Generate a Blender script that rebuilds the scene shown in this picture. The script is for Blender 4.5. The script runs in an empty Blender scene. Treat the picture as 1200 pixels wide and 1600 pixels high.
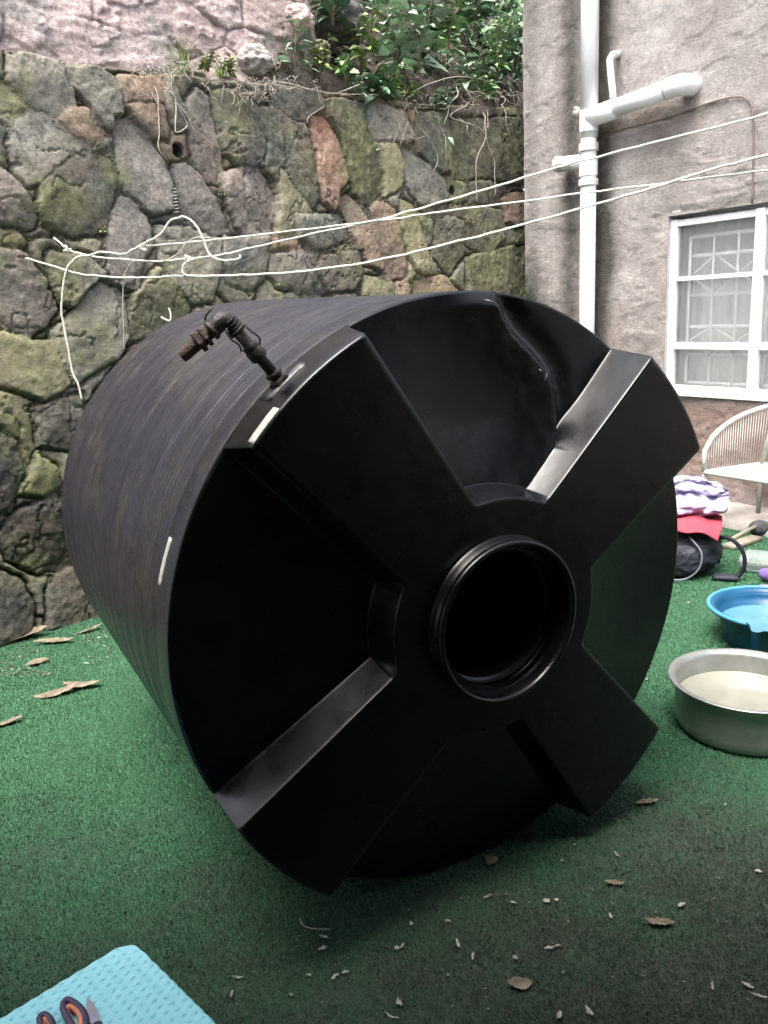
import bpy, bmesh, math, random
import numpy as np
from mathutils import Vector, Matrix, noise as mnoise
R_ = math.radians
rng = np.random.default_rng(7)
random.seed(11)
sc = bpy.context.scene
col = sc.collection
# ------------------------------------------------------------------ camera
H = 1.7; FPX = 1288.3; PITCH = .2392; ROLL = -.0502
cf = np.array([0, math.cos(PITCH), -math.sin(PITCH)]); cu = np.array([0, math.sin(PITCH), math.cos(PITCH)]); cr = np.array([1., 0, 0])
c_rt = math.cos(ROLL)*cr + math.sin(ROLL)*cu; c_up = -math.sin(ROLL)*cr + math.cos(ROLL)*cu
CAM = np.array([0, 0, H])
cam = bpy.data.cameras.new('camera'); co = bpy.data.objects.new('camera', cam); col.objects.link(co)
cam.sensor_fit = 'VERTICAL'; cam.sensor_height = 36; cam.lens = FPX/1600*36; cam.clip_start = .02; cam.clip_end = 500
co.matrix_world = Matrix(((c_rt[0], c_up[0], -cf[0], 0), (c_rt[1], c_up[1], -cf[1], 0), (c_rt[2], c_up[2], -cf[2], H), (0, 0, 0, 1)))
sc.camera = co
# ------------------------------------------------------------------ sky, sun, exposure
SUN_EL = R_(68); SUN_DIR = Vector((-.45, -.65, 0)).normalized()
w = bpy.data.worlds.new('World'); sc.world = w; w.use_nodes = True
nt = w.node_tree; sky = nt.nodes.new('ShaderNodeTexSky'); sky.sky_type = 'NISHITA'; sky.sun_disc = False
sky.sun_elevation = SUN_EL; sky.sun_rotation = math.atan2(SUN_DIR.x, SUN_DIR.y); sky.air_density = 1.0; sky.dust_density = 6; sky.ozone_density = 1.0
hs = nt.nodes.new('ShaderNodeHueSaturation'); hs.inputs['Saturation'].default_value = .55; nt.links.new(sky.outputs[0], hs.inputs['Color']); nt.links.new(hs.outputs[0], nt.nodes['Background'].inputs[0]); nt.nodes['Background'].inputs[1].default_value = .15
sl = bpy.data.lights.new('sun', 'SUN'); sl.energy = 1.6; sl.angle = R_(30); sl.color = (1, .96, .9)
so = bpy.data.objects.new('sun', sl); col.objects.link(so)
sd = Vector((SUN_DIR.x*math.cos(SUN_EL), SUN_DIR.y*math.cos(SUN_EL), math.sin(SUN_EL)))
so.rotation_euler = sd.to_track_quat('Z', 'Y').to_euler(); so.location = (0, 0, 9)
sc.view_settings.view_transform = 'Standard'; sc.view_settings.look = 'None'
sc.view_settings.exposure = 1.85; sc.view_settings.gamma = 1

# ------------------------------------------------------------------ helpers
def ray(px, py): return cf + c_rt*((px-600)/FPX) - c_up*((py-800)/FPX)
def ground(px, py, z=0.):
    d = ray(px, py); t = (z-H)/d[2]; return CAM + t*d
def atdist(px, py, dist):
    d = ray(px, py); return CAM + d*dist
class Plane:
    def __init__(s, P0, az, batter=0.):
        s.P0 = np.array(P0, float); s.u = np.array([math.sin(az), math.cos(az), 0])
        nn = np.array([math.cos(az), -math.sin(az), 0])
        if nn @ (CAM-s.P0) < 0: nn = -nn
        s.N = nn*math.cos(batter) + np.array([0, 0, 1])*math.sin(batter)
        s.v = np.cross(s.N, s.u); s.v = s.v if s.v[2] > 0 else -s.v
    def hit(s, px, py, off=0.):
        d = ray(px, py); P0 = s.P0 + s.N*off; t = s.N@(P0-CAM)/(s.N@d); return CAM + t*d
    def st(s, px, py):
        P = s.hit(px, py); return (P-s.P0)@s.u, (P-s.P0)@s.v
    def pt(s, a, b, off=0.): return s.P0 + a*s.u + b*s.v + off*s.N
def tag(o, label=None, cat=None, group=None, kind=None):
    if label: o['label'] = label
    if cat: o['category'] = cat
    if group: o['group'] = group
    if kind: o['kind'] = kind
    return o
def empty(name, loc=(0, 0, 0), rz=0., mat=None):
    o = bpy.data.objects.new(name, None); col.objects.link(o); o.empty_display_size = .1
    if mat is not None: o.matrix_world = mat
    else: o.location = loc; o.rotation_euler = (0, 0, rz)
    return o
def mesh_obj(name, V, F, m, parent=None, smooth=True, cols=None, loc=None, uv=None):
    me = bpy.data.meshes.new(name); me.from_pydata([tuple(map(float, v)) for v in V], [], F); me.update()
    if smooth: me.polygons.foreach_set('use_smooth', [True]*len(me.polygons))
    if m is not None:
        for q in (m if isinstance(m, list) else [m]): me.materials.append(q)
    if cols is not None:
        for nm, c in cols.items():
            at = me.color_attributes.new(nm, 'FLOAT_COLOR', 'POINT')
            c = np.asarray(c, float)
            if c.ndim == 1: c = np.stack([c, c, c], -1)
            at.data.foreach_set('color', np.concatenate([c, np.ones((len(c), 1))], 1).ravel())
    o = bpy.data.objects.new(name, me); col.objects.link(o)
    if parent is not None: o.parent = parent
    if loc is not None: o.location = loc
    return o
def grid_faces(nr, nc, keep=None, flip=False):
    i, j = np.meshgrid(np.arange(nr-1), np.arange(nc-1), indexing='ij')
    a = i*nc+j; f = np.stack([a, a+1, a+nc+1, a+nc], -1)
    if flip: f = f[..., ::-1]
    if keep is not None: f = f[keep]
    return f.reshape(-1, 4).tolist()
class MB:
    def __init__(s): s.V = []; s.F = []
    def add(s, V, F):
        k = len(s.V); s.V += [tuple(map(float, v)) for v in V]; s.F += [tuple(int(i)+k for i in f) for f in F]; return s
    def box(s, c, half, ax=None, bev=0.):
        A = np.eye(3) if ax is None else np.array(ax, float); c = np.array(c, float); h = np.array(half, float)
        b = min(bev, min(h)*.45)
        if b <= 0:
            P = [c + A.T@(h*np.array(q)) for q in [(-1,-1,-1),(1,-1,-1),(1,1,-1),(-1,1,-1),(-1,-1,1),(1,-1,1),(1,1,1),(-1,1,1)]]
            return s.add(P, [(0,3,2,1),(4,5,6,7),(0,1,5,4),(1,2,6,5),(2,3,7,6),(3,0,4,7)])
        P = []; idx = {}
        for sx in (-1, 1):
            for sy in (-1, 1):
                for sz in (-1, 1):
                    for k in range(3):
                        q = h - b; q[k] = h[k]; idx[(sx, sy, sz, k)] = len(P); P.append(c + A.T@(q*np.array([sx, sy, sz])))
        F = []
        for k in range(3):
            o1, o2 = [i for i in range(3) if i != k]
            for sg in (-1, 1):
                r = []
                for a, d in ((-1, -1), (1, -1), (1, 1), (-1, 1)):
                    q = [0]*3; q[k] = sg; q[o1] = a; q[o2] = d; r.append(idx[(*q, k)])
                if (sg > 0) == (k == 1): r = r[::-1]
                F.append(r)
        for k in range(3):
            o1, o2 = [i for i in range(3) if i != k]
            for a in (-1, 1):
                for d in (-1, 1):
                    q0 = [0]*3; q1 = [0]*3; q0[k] = -1; q1[k] = 1
                    for q in (q0, q1): q[o1] = a; q[o2] = d
                    F.append([idx[(*q0, o1)], idx[(*q1, o1)], idx[(*q1, o2)], idx[(*q0, o2)]])
        for sx in (-1, 1):
            for sy in (-1, 1):
                for sz in (-1, 1): F.append([idx[(sx, sy, sz, k)] for k in range(3)])
        return s.add(P, F)
    def tube(s, pts, r, n=8, caps=True, smooth=0):
        P = np.array(pts, float)
        if smooth: P = catmull(P, smooth)
        m = len(P); rr = np.full(m, r, float) if np.isscalar(r) else np.interp(np.linspace(0, 1, m), np.linspace(0, 1, len(r)), r)
        T = np.gradient(P, axis=0); T /= np.linalg.norm(T, axis=1)[:, None]+1e-12
        a = np.array([0, 0, 1.]) if abs(T[0][2]) < .9 else np.array([1., 0, 0])
        U = np.cross(T[0], a); U /= np.linalg.norm(U); V = []
        for i in range(m):
            U = U - T[i]*(U@T[i]); U /= np.linalg.norm(U); W = np.cross(T[i], U)
            for k in range(n):
                th = 2*math.pi*k/n; V.append(P[i] + rr[i]*(math.cos(th)*U + math.sin(th)*W))
        F = [(i*n+k, i*n+(k+1) % n, (i+1)*n+(k+1) % n, (i+1)*n+k) for i in range(m-1) for k in range(n)]
        if caps: F += [tuple(range(n))[::-1], tuple((m-1)*n+k for k in range(n))]
        return s.add(V, F)
    def lathe(s, prof, n=64, A=None, c=(0, 0, 0), closed=False):
        V = []; A = np.eye(3) if A is None else np.array(A, float); c = np.array(c, float)
        for r, z in prof:
            for k in range(n):
                th = 2*math.pi*k/n; V.append(c + A.T@np.array([r*math.cos(th), r*math.sin(th), z]))
        m = len(prof); F = [(i*n+k, i*n+(k+1) % n, (i+1)*n+(k+1) % n, (i+1)*n+k) for i in range(m-1) for k in range(n)]
        return s.add(V, F)
    def obj(s, name, m, parent=None, smooth=True, **k):
        o = mesh_obj(name, s.V, s.F, m, parent, smooth, **k)
        bm = bmesh.new(); bm.from_mesh(o.data); bmesh.ops.recalc_face_normals(bm, faces=bm.faces); bm.to_mesh(o.data); bm.free()
        return o
def sharp(o, ang=35):
    me = o.data
    try: me.set_sharp_from_angle(angle=R_(ang))
    except Exception: pass
    return o
def catmull(P, k):
    P = np.array(P, float)
    if len(P) < 3: return np.linspace(P[0], P[-1], k+1)
    Q = np.vstack([2*P[0]-P[1], P, 2*P[-1]-P[-2]]); out = []
    for i in range(1, len(Q)-2):
        for t in np.linspace(0, 1, k, endpoint=False):
            a, b, c, d = Q[i-1], Q[i], Q[i+1], Q[i+2]
            out.append(.5*(2*b + (c-a)*t + (2*a-5*b+4*c-d)*t*t + (3*b-a-3*c+d)*t**3))
    out.append(P[-1]); return np.array(out)
_T = rng.random((256, 256))
def vn(x, y):
    xi = np.floor(x).astype(int); yi = np.floor(y).astype(int); fx = x-xi; fy = y-yi
    fx = fx*fx*(3-2*fx); fy = fy*fy*(3-2*fy)
    g = lambda a, b: _T[a & 255, b & 255]
    return (g(xi, yi)*(1-fx)+g(xi+1, yi)*fx)*(1-fy) + (g(xi, yi+1)*(1-fx)+g(xi+1, yi+1)*fx)*fy
def fbm(x, y, o=4, s=0):
    r = 0; a = .5; t = 0
    for i in range(o): r = r + a*vn(x+s*17.3+i*5.1, y+s*9.7+i*3.3); t += a; a *= .5; x = x*2.03; y = y*2.03
    return r/t
def sst(a, b, x): t = np.clip((x-a)/(b-a), 0, 1); return t*t*(3-2*t)
def copy_tree(o, parent=None):
    c = o.copy(); col.objects.link(c)
    if parent is not None: c.parent = parent
    for ch in list(o.children): copy_tree(ch, c)
    return c

# ------------------------------------------------------------------ materials
class NG:
    def __init__(s, name):
        s.m = bpy.data.materials.new(name); s.m.use_nodes = True; s.t = s.m.node_tree; s.b = s.t.nodes['Principled BSDF']; s.tc = None
    def n(s, ty, **k):
        o = s.t.nodes.new(ty)
        for a, v in k.items(): setattr(o, a, v)
        return o
    def l(s, a, b): s.t.links.new(a, b)
    def coord(s, kind='Object', scale=(1, 1, 1), src=None):
        if s.tc is None: s.tc = s.n('ShaderNodeTexCoord')
        mp = s.n('ShaderNodeMapping'); mp.inputs['Scale'].default_value = scale
        s.l(src if src is not None else s.tc.outputs[kind], mp.inputs[0]); return mp.outputs[0]
    def noise(s, vec, scale, detail=5, rough=.6, dist=0):
        o = s.n('ShaderNodeTexNoise'); o.inputs['Scale'].default_value = scale; o.inputs['Detail'].default_value = detail
        o.inputs['Roughness'].default_value = rough; o.inputs['Distortion'].default_value = dist; s.l(vec, o.inputs['Vector']); return o.outputs['Fac']
    def ramp(s, fac, stops, interp='LINEAR'):
        o = s.n('ShaderNodeValToRGB'); s.l(fac, o.inputs[0]); e = o.color_ramp.elements; o.color_ramp.interpolation = interp
        while len(e) < len(stops): e.new(.5)
        for q, (p, c) in zip(e, stops): q.position = p; q.color = (*c, 1) if not np.isscalar(c) else (c, c, c, 1)
        return o.outputs[0]
    def mix(s, f, a, b, bt='MIX'):
        o = s.n('ShaderNodeMix', data_type='RGBA', blend_type=bt)
        for i, v in ((0, f), (6, a), (7, b)):
            if hasattr(v, 'links') or isinstance(v, bpy.types.NodeSocket): s.l(v, o.inputs[i])
            else: o.inputs[i].default_value = v if i == 0 else ((*v, 1) if not np.isscalar(v) else (v, v, v, 1))
        return o.outputs[2]
    def math(s, op, a, b=None, c=None):
        o = s.n('ShaderNodeMath', operation=op)
        for i, v in enumerate((a, b, c)):
            if v is None: continue
            if isinstance(v, bpy.types.NodeSocket): s.l(v, o.inputs[i])
            else: o.inputs[i].default_value = v
        return o.outputs[0]
    def bump(s, h, dist=.01, strength=1., prev=None):
        o = s.n('ShaderNodeBump'); o.inputs['Distance'].default_value = dist; o.inputs['Strength'].default_value = strength
        s.l(h, o.inputs['Height'])
        if prev is not None: s.l(prev, o.inputs['Normal'])
        return o.outputs[0]
    def out(s, col=None, rough=None, normal=None, **k):
        for nm, v in (('Base Color', col), ('Roughness', rough), ('Normal', normal)):
            if v is None: continue
            if isinstance(v, bpy.types.NodeSocket): s.l(v, s.b.inputs[nm])
            else: s.b.inputs[nm].default_value = (*v, 1) if nm == 'Base Color' else v
        for a, v in k.items(): s.b.inputs[a.replace('_', ' ')].default_value = v
        return s.m
def simple(name, c, rough=.6, var=.25, scale=12, bump=0., bscale=80, **k):
    g = NG(name); v = g.coord()
    f = g.noise(v, scale, 4)
    c = np.array(c, float)
    colr = g.ramp(f, [(.3, tuple(c*(1-var))), (.7, tuple(np.minimum(c*(1+var), 1)))])
    nm = g.bump(g.noise(v, bscale, 4), bump) if bump else None
    rr = g.ramp(g.noise(v, scale*2.3, 3), [(.3, max(rough-.08, .02)), (.7, min(rough+.08, 1))])
    return g.out(colr, rr, nm, **k)

# stone wall: stone colour + moss from vertex attributes, fine grain from noise
def stone_mat(name, bd=.012, lichen=.5):
    g = NG(name); v = g.coord()
    a = g.n('ShaderNodeAttribute', attribute_name='stone').outputs['Color']; mo = g.n('ShaderNodeAttribute', attribute_name='moss').outputs['Fac']
    n1 = g.noise(v, 9, 8, .65); n2 = g.noise(v, 42, 6, .7); n3 = g.noise(v, 3.1, 4, .6)
    base = g.mix(1., a, g.ramp(n1, [(.28, .62), (.5, 1.), (.72, 1.35)]), 'MULTIPLY')
    base = g.mix(1., base, g.ramp(n2, [(.3, .55), (.52, 1.), (.72, 1.45)]), 'MULTIPLY')
    lich = g.ramp(g.noise(v, 26, 6, .75), [(.58, 0.), (.66, 1.)])
    base = g.mix(g.math('MULTIPLY', lich, .35*lichen), base, (.38, .38, .33))
    mcol = g.ramp(g.noise(v, 16, 8, .75), [(.3, (.06, .06, .036)), (.48, (.145, .15, .08)), (.6, (.225, .235, .115)), (.70, (.29, .35, .11))])
    mf = g.math('ADD', mo, g.math('MULTIPLY', g.math('SUBTRACT', n1, .5), 1.5)); mf = g.math('ADD', mf, g.math('MULTIPLY', g.math('SUBTRACT', n2, .5), .8))
    mf = g.ramp(mf, [(.30, 0.), (.75, 1.)])
    base = g.mix(g.math('MULTIPLY', mf, .75), base, mcol)
    b = g.bump(g.noise(v, 17, 9, .72), bd*1.8, 1.); b = g.bump(g.noise(v, 120, 4, .7), .003, 1., b)
    return g.out(base, .92, b, Specular_IOR_Level=.2)
M_STONE = stone_mat('mossy_stone')
M_PINK = stone_mat('rendered_pink_stone', .02, 1.)
M_SOIL = stone_mat('soil_bank', .03, .1)

# plaster
g = NG('rough_plaster'); v = g.coord()
zc = g.n('ShaderNodeSeparateXYZ'); g.l(v, zc.inputs[0])
n1 = g.noise(v, 1.3, 6, .65); n2 = g.noise(v, 11, 6, .7); n3 = g.noise(v, 55, 5, .7)
c = g.ramp(n1, [(.3, (.35, .305, .285)), (.5, (.49, .445, .425)), (.70, (.63, .59, .575))])
c = g.mix(1., c, g.ramp(n2, [(.3, .8), (.7, 1.15)]), 'MULTIPLY')
c = g.mix(1., c, g.ramp(n3, [(.3, .82), (.7, 1.12)]), 'MULTIPLY')
at = g.n('ShaderNodeAttribute', attribute_name='stain').outputs['Color']
sr = g.n('ShaderNodeSeparateColor'); g.l(at, sr.inputs[0])
n4 = g.math('MULTIPLY', g.math('SUBTRACT', g.noise(v, 7, 7, .7), .5), 1.4)
def stm(ch): return g.ramp(g.math('ADD', sr.outputs[ch], g.math('MULTIPLY', n4, sr.outputs[ch])), [(.1, 0.), (.9, 1.)])
c = g.mix(stm(0), c, (.10, .095, .085))
c = g.mix(g.math('MULTIPLY', stm(1), .8), c, (.30, .195, .165))
c = g.mix(stm(2), c, (.055, .065, .045))
vs = g.coord(scale=(1, 1, 2.6))
b = g.bump(g.ramp(g.noise(vs, 30, 6, .72, .3), [(.35, 0.), (.5, .35), (.62, 1.)]), .011, 1.); b = g.bump(g.noise(v, 60, 6, .8), .013, 1., b)
M_PLASTER = g.out(c, .93, b, Specular_IOR_Level=.2)
M_CONC = simple('concrete', (.27, .25, .225), .92, .3, 6, .01, 60)

# turf
def turf_mat(name, k, base=False):
    g = NG(name); v = g.coord()
    n1 = g.noise(v, 1.4, 6, .7, .6); n2 = g.noise(v, 6, 7, .75); n3 = g.noise(v, 160, 2, .8)
    sp = g.n('ShaderNodeSeparateXYZ'); g.l(v, sp.inputs[0])
    c = g.ramp(n3, [(.25, (.016*k, .056*k, .028*k)), (.5, (.052*k, .158*k, .080*k)), (.8, (.12*k, .27*k, .155*k))])
    # trodden, dusty ground-in dirt: patchy, deepened up close to paint in foreground shade
    near = g.ramp(g.math('MULTIPLY', g.math('SUBTRACT', 3.0, sp.outputs[1]), .62), [(0., 0.), (1., 1.)])
    xr = g.ramp(g.math('MULTIPLY', g.math('ADD', sp.outputs[0], 1.4), .45), [(0., .25), (1., 1.)])
    d = g.math('ADD', g.math('MULTIPLY', g.math('MULTIPLY', near, xr), 1.3), .10)
    d = g.math('ADD', d, g.math('MULTIPLY', g.math('SUBTRACT', n1, .5), 1.5)); d = g.math('ADD', d, g.math('MULTIPLY', g.math('SUBTRACT', n2, .5), 1.1))
    d = g.ramp(d, [(.22, 0.), (.95, .76)])
    dirt = g.ramp(g.noise(v, 45, 5, .7), [(.3, (.020, .023, .019)), (.7, (.080, .078, .068))])
    c = g.mix(d, c, dirt)
    return g.out(c, .75 if not base else .95, None, Specular_IOR_Level=.25)
M_TURF = turf_mat('artificial_turf', 1.0); M_BASE = turf_mat('turf_backing', .45, True)

# tank plastic
def tank_side():
    g = NG('dusty_black_plastic'); v = g.coord()
    s = g.n('ShaderNodeSeparateXYZ'); g.l(v, s.inputs[0])
    ang = g.math('ARCTAN2', s.outputs[0], s.outputs[1])
    def cyl(ka, kz):
        cb = g.n('ShaderNodeCombineXYZ'); g.l(g.math('MULTIPLY', ang, ka), cb.inputs[0]); g.l(g.math('MULTIPLY', s.outputs[2], kz), cb.inputs[1]); return cb.outputs[0]
    st = g.noise(cyl(2.6, 260), 1, 5, .7); st2 = g.noise(cyl(7, 12), 1, 9, .8); sp = g.noise(v, 70, 6, .75); big = g.noise(v, 3.2, 6, .65, .5)
    c = g.ramp(st, [(.32, (.004, .0038, .008)), (.5, (.0105, .010, .0165)), (.72, (.027, .025, .038))])
    dust = g.ramp(g.math('ADD', big, g.math('MULTIPLY', g.math('SUBTRACT', st2, .5), .9)), [(.46, 0.), (.72, 1.)])
    c = g.mix(g.math('MULTIPLY', dust, .8), c, g.ramp(g.noise(v, 38, 7, .8), [(.38, (.007, .0065, .006)), (.62, (.055, .047, .038))]))
    c = g.mix(g.math('MULTIPLY', g.ramp(sp, [(.64, 0.), (.71, 1.)]), .6), c, (.20, .19, .18))
    rg = g.ramp(st2, [(.3, .20), (.7, .42)])
    b = g.bump(st, .004, .5); b = g.bump(g.noise(cyl(.3, 120), 1, 2, .5), .002, .5, b); b = g.bump(big, .02, .35, b)
    return g.out(c, rg, b, Specular_IOR_Level=.75)
def tank_face():
    g = NG('smooth_black_plastic'); v = g.coord()
    n = g.noise(v, 5, 6, .65, .4); f = g.noise(v, 60, 6, .8)
    c = g.ramp(n, [(.35, (.0010, .0012, .0018)), (.6, (.0022, .0024, .0034)), (.8, (.0062, .006, .0074))])
    c = g.mix(g.math('MULTIPLY', g.ramp(f, [(.66, 0.), (.73, 1.)]), .35), c, (.055, .05, .048))
    sm = g.ramp(g.noise(v, 2.4, 7, .72, 1.2), [(.56, 0.), (.74, 1.)]); c = g.mix(g.math('MULTIPLY', sm, .5), c, (.014, .0125, .0125))
    rg = g.ramp(g.noise(v, 9, 6, .7), [(.3, .22), (.7, .38)])
    b = g.bump(g.noise(v, 4, 3, .5), .02, .25); b = g.bump(g.noise(v, 130, 3, .6), .0006, .3, b)
    return g.out(c, rg, b, Specular_IOR_Level=.42)
M_TSIDE = tank_side(); M_TFACE = tank_face()
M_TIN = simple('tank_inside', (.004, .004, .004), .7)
M_PIPE = simple('black_iron_pipe', (.03, .024, .022), .5, .5, 30, .003, 120)
M_RUST = simple('rusty_brass', (.055, .030, .023), .65, .5, 40, .004, 120)
M_TAPE = simple('pale_tape', (.48, .48, .42), .6, .3, 60)
M_PVC = simple('white_pvc', (.80, .79, .80), .35, .05, 6)
M_PVCD = simple('grimy_pvc', (.62, .60, .58), .5, .2, 9, .003, 50)
M_GREYM = simple('weathered_metal', (.32, .31, .29), .55, .3, 30, .002, 90)
M_CABLE = simple('brown_cable', (.16, .12, .11), .6)
M_PAINT = simple('white_window_paint', (.80, .80, .80), .45, .06, 14, .002, 60)
M_GRILL = simple('white_grille_paint', (.86, .87, .87), .5, .05, 14)
M_CURT = simple('pale_curtain', (.74, .75, .74), .9, .08, 5)
M_ROOM = simple('room_plaster', (.42, .41, .39), .9, .1, 3)
M_ROPE = simple('pale_rope', (.62, .60, .52), .8, .2, 40, .002, 300)
M_ROPEG = simple('grey_string', (.34, .33, .27), .9, .2, 40)
M_ROOT = simple('dry_root', (.30, .265, .225), .9, .35, 25)
M_STEM = simple('brown_stem', (.20, .16, .11), .9, .35, 25)
M_BENCH = simple('pale_cord', (.66, .65, .61), .6, .12, 20)
M_LEG = simple('dull_grey_tube', (.21, .20, .18), .6, .3, 20)
M_BAGD = simple('dark_nylon', (.018, .02, .032), .65, .4, 9, .004, 60)
M_LILAC = simple('lilac_plastic_film', (.36, .32, .50), .55, .08, 9, .01, 22, Transmission_Weight=.0)
M_RED = simple('coral_red_cloth', (.40, .045, .07), .85, .15, 9, .004, 160)
M_BLUE = simple('blue_plastic', (.004, .062, .14), .35, .15, 7)
M_BLUEL = simple('light_blue_plastic', (.06, .24, .36), .35, .1, 7)
M_ALU = simple('worn_aluminium', (.36, .37, .35), .42, .12, 14, .001, 90, Metallic=.75)
M_CYAN = simple('cyan_plastic', (.34, .76, .82), .5, .04, 8)
M_ORANGE = simple('orange_grip', (.85, .28, .14), .45)
M_DGRIP = simple('dark_grip', (.06, .045, .09), .5)
M_STEEL = simple('dull_steel', (.38, .37, .42), .35, .15, 20, Metallic=.8)
M_HEAD = simple('dark_rubber', (.06, .065, .07), .7, .3, 30, .003, 90)
M_WOOD = simple('pale_handle', (.21, .19, .15), .7, .2, 20)
M_LEAFD = simple('dry_leaf', (.17, .14, .10), .85, .5, 25, .003, 80)
M_SCRAP = simple('pale_scrap', (.36, .36, .31), .7, .4, 90)
M_PURP = simple('purple_plastic', (.20, .14, .38), .35)
g = NG('window_glass'); M_GLASS = g.out((.93, .95, .95), .04, None, Transmission_Weight=.93, IOR=1.45)
g = NG('clear_plastic'); M_CLEAR = g.out((.85, .92, .9), .25, None, Transmission_Weight=.85, IOR=1.3)
g = NG('soapy_water'); v = g.coord(); M_WATER = g.out(g.ramp(g.noise(v, 5, 4), [(.3, (.20, .20, .165)), (.7, (.26, .26, .215))]), .12, g.bump(g.noise(v, 9, 2), .004, .4), Specular_IOR_Level=.6)
g = NG('clear_water'); v = g.coord(); M_WATER2 = g.out(g.ramp(g.noise(v, 5, 4), [(.3, (.06, .17, .22)), (.7, (.10, .23, .29))]), .08, g.bump(g.noise(v, 9, 2), .004, .4), Specular_IOR_Level=.6)
def leaf_mat(name, c, tip):
    g = NG(name); v = g.coord(); rnd = g.n('ShaderNodeObjectInfo').outputs['Random']
    geo = g.n('ShaderNodeNewGeometry').outputs['Random Per Island']
    c = np.array(c); tip = np.array(tip)
    cc = g.ramp(geo, [(0., tuple(c*.55)), (.55, tuple(c)), (.85, tuple(c*1.5)), (1., tuple(tip))])
    cc = g.mix(1., cc, g.ramp(g.noise(v, 60, 3), [(.3, .8), (.7, 1.2)]), 'MULTIPLY')
    return g.out(cc, .5, g.bump(g.noise(v, 90, 3), .003), Specular_IOR_Level=.35, Subsurface_Weight=.0)
M_LFB = leaf_mat('bluish_leaf', (.28, .39, .27), (.46, .54, .42))
M_LFG = leaf_mat('green_leaf', (.22, .37, .16), (.42, .50, .20))
M_LFY = leaf_mat('yellowing_leaf', (.19, .27, .09), (.62, .56, .18))
M_LFD = leaf_mat('dark_leaf', (.11, .19, .11), (.13, .22, .13))
M_GRASSB = leaf_mat('grass_blade', (.16, .24, .06), (.34, .38, .15))

# ------------------------------------------------------------------ ground
def gz(x, y): return 0.
V = [(x, y, -.004) for y in np.linspace(-14, 30, 45) for x in np.linspace(-22, 22, 45)]
o = mesh_obj('ground', V, grid_faces(45, 45, flip=False), simple('bare_earth', (.10, .085, .065), .95, .3, 3, .02, 20)); tag(o, kind='structure')
nx, ny = 150, 190
xs = np.linspace(-4.2, 4.6, nx); ys = np.linspace(-1.5, 9.0, ny)
X, Y = np.meshgrid(xs, ys); Z = .004*(fbm(X*3, Y*3, 4)-.5)*2 + .002
V = np.stack([X, Y, Z], -1).reshape(-1, 3)
o = mesh_obj('turf_backing', V, grid_faces(ny, nx), M_BASE); tag(o, kind='structure')
# turf blades: one mesh, denser towards the viewer's end of the yard
def turf():
    N = 800000
    d = 1.15*(8.2/1.15)**rng.random(N); a = rng.uniform(-R_(32), R_(33), N)
    x = d*np.sin(a); y = d*np.cos(a)
    clump = fbm(x*9, y*9, 3); keep = rng.random(N) < (.45+.75*clump); 
    ws = (x+1.98)*math.cos(AZ_S) - (y-4.5)*math.sin(AZ_S); wb = (x-BP[0])*.839+(y-BP[1])*.545
    keep &= (ws > .06) & (wb < -.34)
    x, y, d = x[keep], y[keep], d[keep]; n = len(x)
    L = rng.uniform(.004, .012, n)*(1+.12*d); W = (.0006+.0005*d)*rng.uniform(.6, 1.3, n)
    th = rng.uniform(0, 2*math.pi, n); lean = rng.uniform(.2, 1.3, n); la = th + rng.uniform(-.6, .6, n)+math.pi/2 + 0*x
    la = np.where(rng.random(n) < .5, la, 2.2+rng.normal(0, .8, n))
    z0 = .002
    px = np.cos(th)*W; py = np.sin(th)*W
    tx = x+np.cos(la)*L*np.sin(lean); ty = y+np.sin(la)*L*np.sin(lean); tz = z0+L*np.cos(lean)
    V = np.empty((n, 3, 3)); V[:, 0] = np.stack([x-px, y-py, np.full(n, z0)], -1); V[:, 1] = np.stack([x+px, y+py, np.full(n, z0)], -1); V[:, 2] = np.stack([tx, ty, tz], -1)
    me = bpy.data.meshes.new('turf'); me.vertices.add(3*n); me.vertices.foreach_set('co', V.ravel()); me.loops.add(3*n); me.polygons.add(n)
    me.loops.foreach_set('vertex_index', np.arange(3*n)); me.polygons.foreach_set('loop_start', np.arange(0, 3*n, 3)); 
    me.update(calc_edges=True); me.materials.append(M_TURF)
    o = bpy.data.objects.new('turf', me); col.objects.link(o); tag(o, 'short green artificial turf with trodden grey dirt patches', 'turf', kind='stuff')

# ------------------------------------------------------------------ planes of the two walls
BP = (1.48, 8.30); AZ_S = math.atan2(BP[0]+1.98, BP[1]-4.5); AZ_B = R_(147)
PS = Plane((-1.98, 4.5, 0), AZ_S, R_(6)); PB = Plane((*BP, 0), AZ_B)
turf()

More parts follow.
